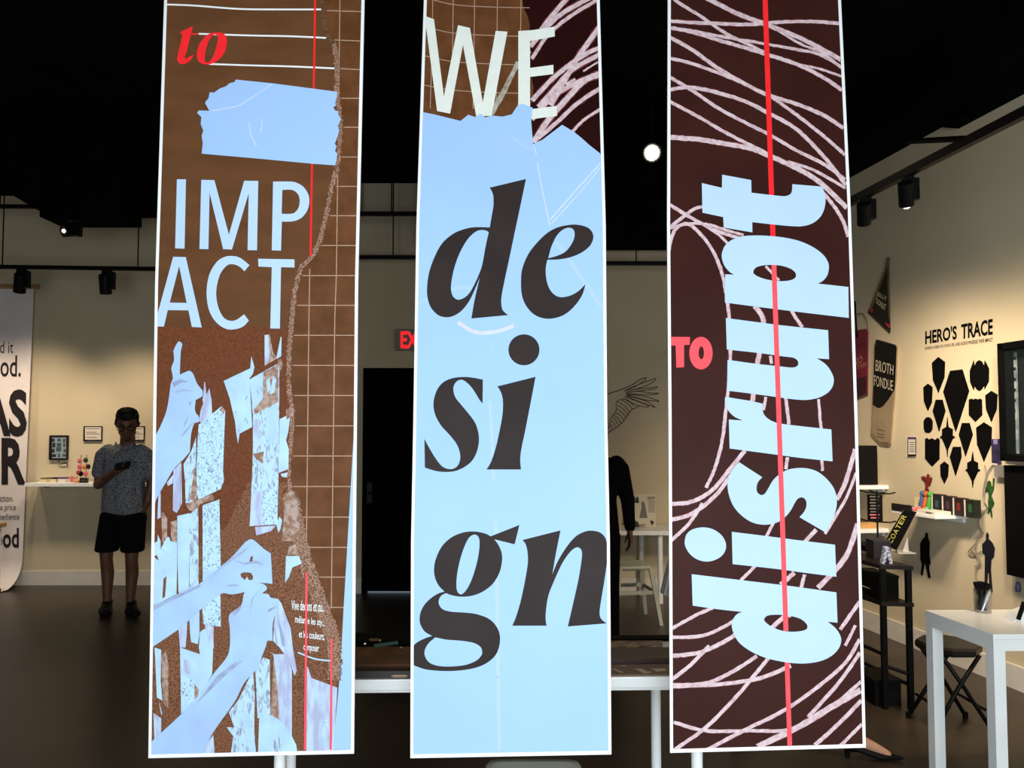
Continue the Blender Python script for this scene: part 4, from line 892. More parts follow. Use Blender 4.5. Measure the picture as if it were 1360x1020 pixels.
# ================================================================== right table
ZR = 0.735
A_ = on_z(1228, 810, ZR); B_ = on_z(1319, 842.5, ZR)
v1 = (A_-B_); L1 = v1.length; v1.normalize(); u1 = Vector((v1.y, -v1.x, 0)); W1 = 0.85
u1 = (u1 + Vector((0, -0.08, 0))).normalized()
MX = Matrix(((u1.x, v1.x, 0, B_.x), (u1.y, v1.y, 0, B_.y), (0, 0, 1, 0), (0, 0, 0, 1)))
t = thing('white_desk', (B_.x+0.4, B_.y+0.2, 0), 'white square-legged table near the folding stool', 'table')
MB().box((W1/2, L1/2, ZR-0.011), (W1, L1, 0.022), MX, bev=0.002).build('table_top', WHITE, t)
fr = MB()
fr.box((W1/2, 0.024, ZR-0.045), (W1-0.004, 0.045, 0.045), MX).box((W1/2, L1-0.024, ZR-0.045), (W1-0.004, 0.045, 0.045), MX)
fr.box((0.024, L1/2, ZR-0.045), (0.045, L1-0.004, 0.045), MX).box((W1-0.024, L1/2, ZR-0.045), (0.045, L1-0.004, 0.045), MX); fr.build('frame', WHITE, t)
for x in (0.026, W1-0.026):
    for y in (0.026, L1-0.026): MB().box((x, y, (ZR-0.03)/2), (0.048, 0.048, ZR-0.03), MX, bev=0.002).build('leg', WHITE, t)
# glass of gloves
g = on_z(1305, 813, ZR)
t = thing('glass_jar', (g.x, g.y, ZR), 'clear glass jar on the white square-legged table', 'jar')
GL = mat('clear glass', (0.95, 0.97, 0.97), (0.93, 0.95, 0.95), rough=0.03, trans=1.0, alpha=0.45)
jr = MB(); jr.lathe((g.x, g.y, ZR), [(0.036, 0.001), (0.037, 0.105), (0.034, 0.105), (0.033, 0.006), (0.0, 0.006)], 28); jr.build('glass', GL, t, smooth=False)
def flat_tool(name, pts, r, m, label, cat):
    o = MB().tube(pts, r, 8).build(name, m, loc=(g.x, g.y, ZR+0.006)); tag(o, label, cat, 'tools in the glass jar'); return o
k = lambda dx, dy, z: (g.x+dx, g.y+dy, ZR+z)
for pts, r in (([k(-0.02, 0, 0.01), k(-0.01, 0.002, 0.07), k(-0.03, 0.0, 0.135)], [0.009, 0.012, 0.01]), ([k(-0.008, 0.01, 0.01), k(0.0, 0.006, 0.08), k(-0.004, 0.002, 0.135)], [0.01, 0.014, 0.017]), ([k(0.012, 0.0, 0.01), k(0.014, 0.004, 0.08), k(0.026, 0.0, 0.13)], [0.012, 0.014, 0.012]), ([k(0.004, -0.012, 0.01), k(0.01, -0.008, 0.07), k(0.014, -0.002, 0.12)], [0.009, 0.012, 0.012])):
    flat_tool('black_marker', pts, r, BLACK, 'fat black marker standing in the glass jar', 'marker')
tag(MB().tube([k(-0.012, -0.018, 0.01), k(0.022, -0.02, 0.098)], 0.0035, 6).build('pen', mat('silver pen', '#b9bfc6', rough=0.3, metal=0.6), loc=(g.x, g.y, ZR+0.006)), 'thin silver pen leaning in the glass jar', 'pen')
# white holder with black sticks at the frame's edge
h_ = on_z(1356, 824, ZR)
t = thing('pen_holder', (h_.x, h_.y, ZR), 'white wedge-shaped holder with black pens on the white square-legged table', 'holder')
MB().prism([(h_.x-0.045, h_.y-0.02, ZR), (h_.x+0.10, h_.y-0.02, ZR), (h_.x+0.10, h_.y-0.02, ZR+0.075), (h_.x-0.02, h_.y-0.02, ZR+0.03)], (0, 0.07, 0)).build('wedge', WHITE, t)
for i in range(3):
    MB().cyl((h_.x-0.03+i*0.04, h_.y-0.028, ZR+0.01), (h_.x+0.0+i*0.04, h_.y-0.024, ZR+0.085), 0.009).build('black_pen', BLACK, t)
# ================================================================== folding stool
fs = on_z(1262, 965); zs = on_y(1260, 852, fs.y).z
t = thing('folding_stool', (fs.x, fs.y, 0), 'black folding stool with crossed tube legs beside the white square-legged table', 'stool')
n8 = MB(); R_ = 0.158
def oct_(r, z): return [Vector((fs.x+r*math.cos(math.pi/8+i*math.pi/4), fs.y+r*math.sin(math.pi/8+i*math.pi/4), z)) for i in range(8)]
n8.loft([oct_(R_*0.93, zs-0.045), oct_(R_, zs-0.035), oct_(R_, zs-0.012), oct_(R_*0.94, zs)]); n8.build('seat', mat('black seat pad', '#120b0b', '#0d0808', rough=0.35), t)
for sy in (-0.11, 0.11):
    for s1 in (-1, 1):
        a = Vector((fs.x+s1*0.10, fs.y+sy, zs-0.04)); m_ = Vector((fs.x-s1*0.02, fs.y+sy*1.02, zs*0.52)); b = Vector((fs.x-s1*0.155, fs.y+sy*1.15, 0.011))
        l = MB().tube([a, m_, Vector((m_.x-s1*0.03, m_.y, m_.z-0.05)), b], 0.011, 10).build('leg', BMETAL, t, smooth=True)
        MB().cyl(b-Zup*0.011, b+Zup*0.02, 0.014).build('rubber_foot', BLACK, l)
for s1 in (-1, 1): MB().tube([(fs.x+s1*0.115, fs.y-0.12, 0.13), (fs.x+s1*0.115, fs.y+0.12, 0.13)], 0.008).build('crossbar', BMETAL, t)
# ================================================================== black shelf stand
g1 = on_z(1210, 944); g0 = on_y(1175, 900, g1.y+0.03); g0 = Vector((g0.x, g1.y+0.03, 0)); zt_ = on_y(1200, 751, g1.y).z; z2 = on_y(1200, 800, g1.y).z
t = thing('metal_shelf_stand', ((g0.x+g1.x)/2, g1.y+0.35, 0), 'narrow black metal shelf stand in front of the right wall', 'shelf')
LB = 0.78; bk = WD*LB
def plank(z, m, nm, th=0.022, ex=0.02):
    p = [g0+Vector((-ex, -ex, 0)), g1+Vector((ex, -ex, 0)), g1+bk+Vector((ex, ex, 0)), g0+bk+Vector((-ex, ex, 0))]
    return MB().prism([Vector((q.x, q.y, z-th)) for q in p], (0, 0, th)).build(nm, m, t)
SHB = mat('dark walnut board', '#1c120d', '#130c09', rough=0.45, spec=0.2)
plank(zt_, SHB, 'top_board'); plank(z2, SHB, 'lower_board')
for q in (g0, g1, g0+bk, g1+bk): MB().box((q.x, q.y, zt_/2), (0.028, 0.028, zt_-0.01)).build('leg', BMETAL, t)
for za, zb, p, q in ((0.30, 0.30, g0, g0+bk), (0.24, 0.20, g0, g1), (0.14, 0.14, g1, g1+bk), (0.22, 0.22, g0+bk, g1+bk)):
    MB().tube([Vector((p.x, p.y, za)), Vector((q.x, q.y, zb))], 0.011, 6).build('crossbar', BMETAL, t)
def st(px, y_off, z): return on_y(px, 700, g1.y+y_off).x
def blk(name, px, yo, z, sx_, sy_, sz_, m, label, cat='box', top=None):
    x = on_y(px, 760, g1.y+yo).x; y = g1.y+yo; o = thing(name, (x, y, z), label, cat)
    MB().box((x, y, z+sz_/2), (sx_, sy_, sz_), bev=0.004).build('body', m, o)
    MB().box((x, y, z+sz_-0.008), (sx_*1.04, sy_*1.04, 0.02), bev=0.003).build('lid', top or m, o); return o
BOXM = mat('black card box', (0.004,0.0035,0.0035), (0.003,0.003,0.003), rough=0.6, spec=0.1)
blk('storage_box', 1174, 0.16, z2, 0.10, 0.14, 0.13, BOXM, 'black lidded box at the front of the lower stand shelf')
blk('storage_box', 1158, 0.45, z2, 0.09, 0.16, 0.10, BOXM, 'lower black box at the back of the lower stand shelf')
blk('storage_box', 1163, 0.19, 0, 0.15, 0.24, 0.145, BOXM, 'black box on the floor under the shelf stand')
blk('book_block', 1167, 0.26, zt_, 0.10, 0.10, 0.11, mat('dark violet book', '#1c1622'), 'dark book block behind the letter A on the shelf stand', 'book')
blk('flat_box', 1150, 0.6, zt_, 0.09, 0.2, 0.035, BOXM, 'flat black box at the back of the shelf stand top')
# letter A
fA = mapY(g1.y+0.06); t = thing('letter_ornament', (on_y(1178, 750, g1.y+0.06).x, g1.y+0.06, zt_), 'small letter A with blue and white pattern on the shelf stand', 'letter')
mm = MB(); out = [fA(x, y) for x, y in ((1171.5, 751), (1176, 729), (1181, 729), (1186, 751), (1181.5, 751), (1179.8, 743), (1177.6, 743), (1175.8, 751))]
zmin = min(v.z for v in out); out = [v + Zup*(zt_-zmin) for v in out]
mm.prism(out, (0, 0.03, 0)); mm.build('letter', mat('blue white pattern', '#c7d3e6', '#3a4568', scale=120, lo=0.45, hi=0.55), t)
# wire card rack
xr_ = on_y(1165.5, 700, g1.y+0.42).x; yr_ = g1.y+0.42
t = thing('wire_rack', (xr_, yr_, zt_), 'black wire card rack standing on the shelf stand', 'rack')
zt2 = on_y(1165, 652, yr_).z
MB().cyl((xr_, yr_, zt_), (xr_, yr_, zt2), 0.006, n=8).build('pole', BMETAL, t); MB().cyl((xr_, yr_, zt_), (xr_, yr_, zt_+0.012), 0.055, n=20).build('base', BMETAL, t)
for py in (655, 693):
    z = on_y(1165, py, yr_).z
    MB().tube([(xr_-0.11, yr_, z+0.02), (xr_-0.06, yr_, z+0.006), (xr_, yr_, z), (xr_+0.08, yr_, z-0.004), (xr_+0.115, yr_, z+0.004)], 0.005, 6).build('arm', BMETAL, t)
    MB().tube([(xr_, yr_-0.1, z+0.01), (xr_, yr_, z), (xr_, yr_+0.1, z+0.01)], 0.005, 6).build('arm', BMETAL, t)
a, b = on_y(1153, 657, yr_+0.03), on_y(1170, 692, yr_+0.03)
cd = MB().box(((a.x+b.x)/2, yr_+0.025, (a.z+b.z)/2), (b.x-a.x, 0.04, a.z-b.z)).build('card_pack', BOXM); tag(cd, 'hanging pack of black printed cards on the wire rack', 'cards')
for k in range(8):
    y_ = 659+k*4
    MB().flat([rect(1155+(k % 2), y_, 1168-(k % 3), y_+1.4)], mapY(yr_+0.0045)).build('print_line', GREYT if k < 6 else PNK, cd, flip=False)
# slanting black sign on an acrylic foot
ys = g1.y+0.5
t = thing('slanted_sign', on_y(1196, 736, ys), 'black slanted sign panel with yellow letters on a clear foot', 'sign')
q = [on_y(x, y, ys) for x, y in ((1174.5, 722.5), (1190.5, 731), (1217, 680), (1201.5, 677))]
MB().prism(q, (0.006, 0.02, 0)).build('panel', BLACK, t)
MB().prism([v+Vector((0.004, 0.021, 0)) for v in q], (0.012, 0.004, -0.004)).build('panel_edge', mat('grey card edge', '#6c655f'), t)
text('COATER', ((1177, 720), (1200.5, 680), (1205, 682.5), (1182, 723)), mapY(ys-0.002)).build('letters', mat('yellow print', '#b7b04a'), t, flip=False) if False else None
lt_ = 'COATER'
for k, ch in enumerate(lt_):      # letters run up the slope
    u0, u1_ = k/6, (k+0.85)/6
    def pt(u, v): return (1178.5+u*21+v*5.5, 719.5-u*38+v*3.2)
    text(ch, (pt(u0, 0), pt(u1_, 0), pt(u1_, 1), pt(u0, 1)), mapY(ys-0.002)).build('letter', mat('yellow print', '#b7b04a'), t, flip=False)
f0 = on_y(1200, 734, ys)
MB().box((f0.x+0.02, ys+0.05, f0.z-0.003), (0.11, 0.12, 0.006)).build('clear_foot', mat('clear acrylic', (0.9, 0.92, 0.92), rough=0.05, alpha=0.35), t)
MB().prism([on_y(1199, 733, ys+0.03), on_y(1207, 733, ys+0.03), on_y(1205.5, 712, ys+0.03)], (0, 0.005, 0)).build('clear_strut', mat('clear acrylic', (0.9, 0.92, 0.92)), t)
MB().cyl((f0.x-0.03, ys+0.03, f0.z-0.004), (f0.x-0.03, ys+0.03, zt_), 0.006).build('support_rod', BMETAL, t)
# ================================================================== right wall: shelves, packs, decals
def wbox(name, px0, py0, px1, py1, depth, m, label=None, cat=None, parent=None, bev=0.002, off=0.0, group=None):
    """box against the right wall whose wall-side face covers the pixel rectangle"""
    f = mapR(off); a = f(px0, (py0+py1)/2); b = f(px1, (py0+py1)/2); zt0 = (f((px0+px1)/2, py0)).z; zb0 = (f((px0+px1)/2, py1)).z
    c = (a+b)/2; Mw = wallM(Vector((c.x, c.y, 0)))
    o = MB().box((0, -depth/2, (zt0+zb0)/2), ((b-a).length, depth, zt0-zb0), Mw, bev=bev).build(name, m, parent)
    if label: tag(o, label, cat, group)
    return o
def wprism(name, loops, th, m, parent, off=0.0):
    f = mapR(off); return MB().prism([f(x, y) for x, y in loops], WN*th).build(name, m, parent)
def wflat(name, loops, m, parent, off):
    return MB().flat(loops, mapR(off)).build(name, m, parent, flip=False)
def wshelf(px0, px1, py, depth, label, th=0.03):
    f = mapR(0); a, b = f(px0, py), f(px1, py); z = f((px0+px1)/2, py).z; c = (a+b)/2
    r = thing('floating_shelf', (c.x, c.y, z-th), label, 'shelf'); Mw = wallM(Vector((c.x, c.y, 0)))
    MB().box((0, -depth/2, z-th/2), ((b-a).length, depth, th), Mw, bev=0.003).build('board', WHITE, r)
    MB().box((0, -0.01, z-th-0.015), ((b-a).length*0.9, 0.02, 0.03), Mw).build('cleat', WHITE, r)
    return Mw, z, (b-a).length
# two white shelves behind the wire rack
M1, z1_, l1 = wshelf(1095, 1180, 640, 0.26, 'white wall shelf carrying tall dark books, above the wire card rack')
M2, z2_, l2 = wshelf(1095, 1180, 694, 0.26, 'white wall shelf behind the wire card rack, the lower of two')
def book(Mw, x, z, w_, d_, h_, m, label, page=None):
    p = Mw @ Vector((x, -0.13, z)); r = thing('book', p, label, 'book')
    MB().box((x, -0.13, z+h_/2), (w_, d_, h_), Mw, bev=0.003).build('cover', m, r)
    MB().box((x, -0.128, z+h_/2), (w_*0.7, d_*1.001, h_*0.97), Mw).build('pages', PAPER, r)
book(M1, l1/2-0.09, z1_, 0.055, 0.17, 0.30, mat('black book', (0.004,0.003,0.0035), (0.003,0.002,0.003), spec=0.15), 'tall black book at the outer end of the upper white shelf')
book(M1, l1/2-0.15, z1_, 0.05, 0.17, 0.30, mat('dark plum book', '#1c1014'), 'tall plum book leaning beside the black book')
book(M1, l1/2-0.205, z1_, 0.045, 0.16, 0.28, mat('brown book', '#3a241c'), 'brown book, third from the outer end of the upper white shelf')
for dx, m, lb in ((0.08, mat('tan folded card', '#c79a5e'), 'tan folded card on the lower white shelf'), (0.2, mat('black small box', '#161212'), 'small black box on the lower white shelf')):
    p = M2 @ Vector((l2/2-dx, -0.14, z2_)); o = thing('shelf_card', p, lb, 'card')
    MB().box((l2/2-dx, -0.14, z2_+0.02), (0.09, 0.14, 0.04), M2, bev=0.004).build('body', m, o); MB().box((l2/2-dx, -0.2115, z2_+0.02), (0.05, 0.001, 0.012), M2).build('print_line', GREYT, o)
# snack packs hung on the wall
def pack(name, loops, th, m, label, cat='pack', off=0.0):
    f = mapR(off); c = f(*loops[0]); zm = min(f(x, y).z for x, y in loops)
    cx_ = sum(p[0] for p in loops)/len(loops); p = f(cx_, loops[0][1]); r = thing(name, (p.x, p.y, zm), label, cat)
    b = bmesh.new(); mb = MB()
    # pillow: outline at the wall, outline lifted, inset lifted more
    cy_ = sum(p[1] for p in loops)/len(loops)
    def ring_(k, o_): g_ = mapR(off+o_); return [g_(cx_+(x-cx_)*k, cy_+(y-cy_)*k) for x, y in loops]
    R0, R1, R2 = ring_(1, 0.001), ring_(1, th*0.35), ring_(0.93, th)
    n = len(loops); mb.add(R0+R1+R2, [(i, (i+1) % n, (i+1) % n+n, i+n) for i in range(n)]+[(n+i, n+(i+1) % n, 2*n+(i+1) % n, 2*n+i) for i in range(n)])
    tri = tessellate_polygon([R2]); mb.f += [tuple(i+2*n for i in t_) for t_ in tri]; tri = tessellate_polygon([R0]); mb.f += [tuple(t_)[::-1] for t_ in tri]
    mb.build('pouch', m, r); return r
J = (1130, 330, 7.2875)
DKG = mat('dark olive foil', '#1e1a11', '#171409', rough=0.35)
t = pack('snack_pouch', poly('355,85 378,90 372,210 385,800 375,828 160,622 330,205', *J), 0.02, DKG, 'dark triangular snack pouch hung point up on the right wall')
CLR = mat('smoky clear film', '#7d6546', '#6b5539', rough=0.25)
wflat('clear_window', [poly('330,205 180,590 200,590 345,215', *J)], CLR, t, 0.0215); wflat('clear_window', [poly('352,215 375,215 380,660 365,700', *J)], CLR, t, 0.0215); wflat('clear_tip', [poly('350,90 378,92 368,205 338,200', *J)], CLR, t, 0.0212)
LET = mat('cream lettering', '#d9cda8')
text('JELLY', ((252+1130*0, 415), (350, 470), (345, 520), (250, 465)), lambda x, y: mapR(0.022)(1130+x/7.2875, 330+y/7.2875), bold=0.02).build('lettering', LET, t, flip=False)
text('DONUT', ((245, 475), (342, 545), (330, 605), (245, 530)), lambda x, y: mapR(0.022)(1130+x/7.2875, 330+y/7.2875), bold=0.02).build('lettering', LET, t, flip=False)
for s in ('180,570 220,595 210,625 178,600', '335,710 378,740 375,775 335,735'): wflat('red_label', [poly(s, *J)], mat('red label', '#b0323a'), t, 0.022)
Q = (1130, 440, 6.375)
t = pack('tube_pack', poly('212,70 225,66 380,110 398,128 388,400 340,965 320,978 250,970 170,885 185,500 198,120', *Q), 0.03, mat('silver foil', '#b8a284', '#c8b394', rough=0.35, metal=0.5), 'tall foil pouch with a black top on the right wall')
wflat('black_top', [path('216,75* 225,72* 376,116* 388,132* 372,490* 330,560 280,625 235,650 185,620* 192,420* 203,130*', *Q)], mat('black foil', '#0b090a', rough=0.3), t, 0.0312)
qm = lambda x, y: mapR(0.032)(1130+x/6.375, 440+y/6.375)
SIL = mat('silver lettering', '#c9bfa8')
text('BROTH', ((212, 240), (362, 285), (357, 372), (208, 335)), qm).build('lettering', SIL, t, flip=False); text('FONDUE', ((196, 370), (358, 418), (355, 505), (196, 460)), qm).build('lettering', SIL, t, flip=False)
for y0_ in (825, 860, 885): wflat('print_line', [poly('220,%d 285,%d 285,%d 220,%d' % (y0_, y0_+15, y0_+24, y0_+9), *Q)], GREYT, t, 0.032)
t = pack('drink_pouch', poly('1098,457 1099,446 1128,440 1150,436.5 1153.5,441 1153,525 1139,530.5 1118,533 1100,528', 0, 0, 1), 0.03, mat('crimson drink film', '#7c1f38', '#5c1428', rough=0.25), 'crimson drink pouch with a black straw on the right wall')
wflat('dark_base', [poly('1102,510 1150,500 1151,522 1138,528 1117,530 1102,525')], mat('dark plum film', '#351018'), t, 0.0312)
MB().tube([mapR(0.035)(1138, 448), mapR(0.035)(1136.5, 420), mapR(0.035)(1135.5, 400)], 0.007, 8).build('straw', BLACK, t)
MB().tube([mapR(0.02)(x, y) for x, y in ((1139, 418), (1142, 416), (1146, 416.5), (1150, 423), (1152, 432), (1152.5, 439))], 0.004, 6).build('clear_handle', CLR, t)
ROSE = mat('rose lettering', '#b9806c')
text('YNO', ((1128, 480), (1145.5, 472), (1145.5, 481), (1128, 489)), mapR(0.0325)).build('lettering', ROSE, t, flip=False)
text('TO BOBA', ((1138, 485.5), (1150.5, 480), (1150.5, 486), (1138, 491)), mapR(0.0325)).build('lettering', ROSE, t, flip=False)
# lettering on the wall
LETB = mat('black vinyl', (0.003,0.0025,0.003), (0.002,0.002,0.002), rough=0.7, spec=0.06)
V = (1120, 320, 4.25)
vz = lambda off: (lambda x, y: mapR(off)(1120+x/4.25, 320+y/4.25))
t = thing('vinyl_lettering', mapR(0)(1275, 462), 'black vinyl title lettering above the shield shapes', 'lettering')
text("HERO'S", ((462, 507), (641, 475), (641, 556), (462, 585)), vz(0.0012), bold=0.034).build('lettering', LETB, t, flip=False)
text('TRACE', ((665, 470), (844, 438), (844, 530), (665, 556)), vz(0.0012), bold=0.034).build('lettering', LETB, t, flip=False)
text('SHARE A HERO IN YOUR LIFE, AND ACKNOWLEDGE THEIR IMPACT', ((462, 599), (844, 545), (844, 572), (462, 617)), vz(0.0012), bold=0.015).build('small_lettering', LETB, t, flip=False)
SH = (1220, 460, 5.367)
shields = [
 ('97,118 143,76 190,112 186,220 143,333 105,240', 'tall black shield shape at the upper corner under the title'), ('36,293 68,266 101,290 96,400 68,462 40,390', 'slim black shield shape above the small round one'),
 ('228,174 314,164 362,320 267,610 178,325', 'largest black shield shape, a long six-sided kite'), ('125,380 172,380 194,462 148,607 103,462', 'small black kite shape between the largest kite and the small round shape'),
 ('368,175 395,100 400,140 418,108 435,98 452,108 470,140 474,100 504,160 503,250 474,305 470,280 452,308 435,317 418,308 400,280 396,312 370,255', 'large round black shield shape with four points'),
 ('361,380 380,373 392,380 408,372 424,380 440,372 453,380 455,490 408,538 361,490', 'black badge shape with a notched top under the large round one'), ('478,350 521,317 564,345 558,450 521,538 484,450', 'black shield shape nearest the black display case'),
 ('38,535 50,512 70,503 90,512 102,535 100,590 88,612 70,618 50,612 40,590', 'small round black shield shape'), ('170,590 200,575 207,505 214,575 245,590 245,635 264,648 245,660 212,735 207,790 202,735 170,660 152,648 170,635', 'spiked black shield shape below the largest kite'),
 ('312,546 365,546 389,630 337,785 289,630', 'black kite shape beside the broad black shield'), ('413,580 468,541 524,578 520,700 468,822 420,700', 'broadest plain black shield shape'),
 ('49,660 62,653 75,665 98,655 120,668 138,652 151,665 150,805 98,857 48,800', 'wide black badge shape with a notched top, above the red figure'), ('157,845 186,821 216,845 212,925 186,980 160,925', 'smallest slim black shield shape above the product shelf'),
 ('248,716 302,716 308,790 266,924 225,790', 'narrow black kite shape at the foot of the shields'), ('350,830 378,815 388,750 396,815 425,830 425,872 444,884 425,895 394,960 388,1010 382,960 350,895 332,884 350,872', 'lowest spiked black shield shape')]
for s, lab in shields:
    o = wprism('shield_decal', poly(s, *SH), 0.004, LETB, None); tag(o, lab, 'decal')
# cut-out figures
FG = (1215, 620, 6.0)
for s, m, lab in (('55,80 75,72 95,90 105,55 120,65 122,100 135,80 142,100 125,150 105,160 115,190 100,230 85,250 75,290 65,285 75,240 85,190 90,140 75,110 60,105', mat('red cut-out', '#7c2320', '#551614', scale=30), 'small red cut-out figure of a leaping person on the wall'),
                  ('555,180 580,150 586,118 600,110 610,125 612,150 625,165 628,90 638,95 632,180 612,230 635,290 628,315 612,330 622,405 614,400 602,340 592,375 586,370 592,325 590,270 595,230 585,190 570,205', mat('green cut-out', '#2a5c22', '#163514', scale=30), 'small green cut-out figure of a person with a raised arm'),
                  ('543,615 560,600 575,580 572,545 580,520 592,545 590,575 598,580 620,605 640,650 632,720 612,740 608,820 622,1000 605,1005 595,850 585,830 578,950 562,955 565,700 545,690', mat('navy cut-out', '#0c0e22', '#080a18', scale=30), 'dark blue cut-out figure standing above the glass jar'),
                  ('48,610 65,580 85,560 88,535 98,522 106,540 108,570 120,600 118,700 128,780 115,760 118,830 128,885 112,885 95,790 80,760 65,865 52,860 62,770 50,740', LETB, 'black cut-out figure standing under the product shelf')):
    o = wprism('cutout_figure', poly(s, *FG), 0.006, m, None); tag(o, lab, 'cutout')
# product shelf
M3, z3, l3 = wshelf(1225, 1285, 680, 0.24, 'white wall shelf of small card packs below the shield shapes', 0.022)
def onsh(x, y, w_, d_, h_, m, label, cat, tilt=0.0, trim=None):
    p = M3 @ Vector((x, y, z3)); r = thing(cat.replace(' ', '_'), p, label, cat)
    MB().box((x, y, z3+h_/2), (w_, d_, h_), M3, bev=0.002).build('body', m, r)
    if trim: MB().box((x-w_*0.42, y-d_*0.51, z3+h_/2), (w_*0.14, 0.002, h_*0.96), M3).build('white_edge', trim, r)
    return r
names = ('teal', 'plum', 'red', 'green'); cols = ('#16191a', '#1c1418', '#241012', '#10190f')
for i in range(4):
    r = onsh(-l3/2+0.26+i*0.10, -0.07, 0.085, 0.05, 0.125-0.004*i, mat('black pack '+names[i], cols[i]), 'black card pack with a %s mark on the product shelf' % names[i], 'card pack', trim=PAPER)
    x = -l3/2+0.26+i*0.10; MB().box((x+0.01, -0.0965, z3+0.06), (0.03, 0.002, 0.05), M3).build('mark', mat('mark '+names[i], ('#345055', '#4a2a40', '#7a2028', '#2c5a2c')[i]), r)
onsh(-l3/2+0.05, -0.06, 0.05, 0.04, 0.085, CRE, 'cream block at the end of the product shelf', 'block')
for i, (x, c, n_) in enumerate(((0.10, '#2d5b8d', 'blue'), (0.135, '#c8542c', 'orange'), (0.175, '#3f9a2f', 'lime green'))):
    p = M3 @ Vector((-l3/2+x, -0.08, z3)); r = thing('toy_cluster', p, 'bright %s little toy on the product shelf' % n_, 'toy')
    q = MB(); m_ = mat('toy '+n_, c)
    q.hull((M3 @ Vector((-l3/2+x, -0.08, z3+0.03)), (0.022, 0.022, 0.03)), (M3 @ Vector((-l3/2+x+0.008, -0.08, z3+0.09)), 0.014)); q.build('body', m_, r, smooth=True)
    MB().ball(M3 @ Vector((-l3/2+x+0.012, -0.08, z3+0.118)), 0.02, seg=10).build('head', m_, r, smooth=True)
for i, (x, y, m_, n_) in enumerate(((0.07, -0.16, STEEL, 'silver'), (0.18, -0.16, PNK, 'pink'), (0.26, -0.165, mat('mint', '#6fa58a'), 'mint'))):
    p = M3 @ Vector((-l3/2+x, y, z3)); r = thing('trinket', p, 'low %s trinket at the front of the product shelf' % n_, 'trinket')
    q = MB()
    for j in range(5): q.ball(M3 @ Vector((-l3/2+x+(j-2)*0.022, y+0.01*(j % 2), z3+0.014)), (0.018, 0.016, 0.014+0.006*(j % 3)), seg=8)
    q.build('beads', m_, r, smooth=True)
p = M3 @ Vector((l3/2-0.1, -0.17, z3)); r = thing('card_stack', p, 'white leaflet stack on the product shelf edge', 'leaflets')
MB().box((l3/2-0.1, -0.17, z3+0.012), (0.17, 0.12, 0.024), M3, bev=0.002).build('stack', PAPER, r); MB().box((l3/2-0.07, -0.2305, z3+0.012), (0.06, 0.001, 0.01), M3).build('print_line', GREYT, r)
p = M3 @ Vector((-l3/2+0.05, -0.2, z3)); 
tag(MB().box((-l3/2+0.10, -0.236, z3+0.02), (0.2, 0.012, 0.05), M3).build('shelf_plaque', FRM), 'dark strip plaque along the front of the product shelf', 'plaque')
# labels, wires
o = thing('info_label', mapR(0.004)(1211, 607), 'small wall label with a dark header beside the shield shapes', 'placard')
wbox('card', 1205, 580, 1217, 607, 0.008, PAPER, parent=o); wflat('dark_header', [rect(1205.3, 580.5, 1216.8, 583.5)], PUR, o, 0.0088); wflat('dark_footer', [rect(1205.3, 603.5, 1216.8, 606.5)], FRM, o, 0.0088)
wflat('dark_edge', [rect(1205.2, 580.5, 1206.3, 606.5)], FRM, o, 0.0089); wflat('dark_edge', [rect(1215.6, 580.5, 1216.8, 606.5)], FRM, o, 0.0089)
for k in range(5): wflat('print_line', [rect(1208, 587+k*3, 1214.5, 588+k*3)], GREYT, o, 0.0088)
WIR = mat('grey cable', '#8d8478')
for s, lab in (('1308,618 1310,630 1308,650 1307,665 1312,673 1307,680 1300,690 1302,700 1306,707 1299,713 1297,720 1290,728 1286,733 1290,737 1300,735 1303,732', 'long grey cable wandering down between the green and blue figures'), ('1318,618 1312,627 1307,645 1306,660', 'short grey cable hanging from the violet picture'), ('1297,720 1296,735 1300,748 1296,760 1298,775', 'grey cable end curling towards the glass jar'), ('1290,730 1300,740 1302,750 1295,752', 'coiled grey cable loop on the wall beside the dark blue figure')):
    tag(MB().tube([mapR(0.0105)(x, y) for x, y in path(s, closed=False, step=4)], 0.004, 5).build('cable', WIR), lab, 'cable')
o = thing('violet_picture', mapR(0.006)(1324, 616), 'small violet picture card tucked beside the black display case', 'picture')
wbox('card', 1319, 583, 1330, 617, 0.012, mat('violet print', '#3a3560', '#1d1a30', scale=20), parent=o); wflat('pale_corner', [rect(1319.4, 583.5, 1325, 590)], mat('lilac print', '#8f8ac0'), o, 0.0128)
wbox('pale_foot', 1319, 615.5, 1327, 617.5, 0.014, PAPER, parent=o)
wbox('junction_box', 1326, 618, 1341, 634, 0.03, mat('grey plastic', '#86847e'), 'small grey wall box under the violet picture card', 'box')
# display case
t = thing('display_case', mapR(0.1)(1350, 615), 'black wall display case with a glass front and a silver strip', 'display case')
CASEM = mat('black case', (0.003,0.003,0.003), (0.002,0.002,0.002), rough=0.5, spec=0.08)
wbox('case_back', 1335, 458, 1430, 610, 0.03, CASEM, parent=t)
f = mapR(0)
def case(px0, px1, py0, py1, d0, d1, nm, m):
    g_ = mapR(d1); a = g_(px0, 600); b = g_(px1, 600); z0 = g_(1328, py0).z; z1 = g_(1328, py1).z; a = a-WN*d1; b = b-WN*d1; c = (a+b)/2; Mw = wallM(Vector((c.x, c.y, 0)))
    return MB().box((0, -(d0+d1)/2, (z0+z1)/2), ((b-a).length, d1-d0, z0-z1), Mw, bev=0.002).build(nm, m, t)
case(1328, 1335, 456, 612, 0.03, 0.12, 'side_frame', CASEM); case(1328, 1420, 456, 465, 0.03, 0.12, 'top_frame', CASEM); case(1328, 1420, 604, 612, 0.03, 0.12, 'bottom_frame', CASEM)
stp = case(1343, 1352, 470, 602, 0.031, 0.045, 'silver_strip', mat('frosted silver', '#b4c4c6', '#7f9092', scale=25, rough=0.35))
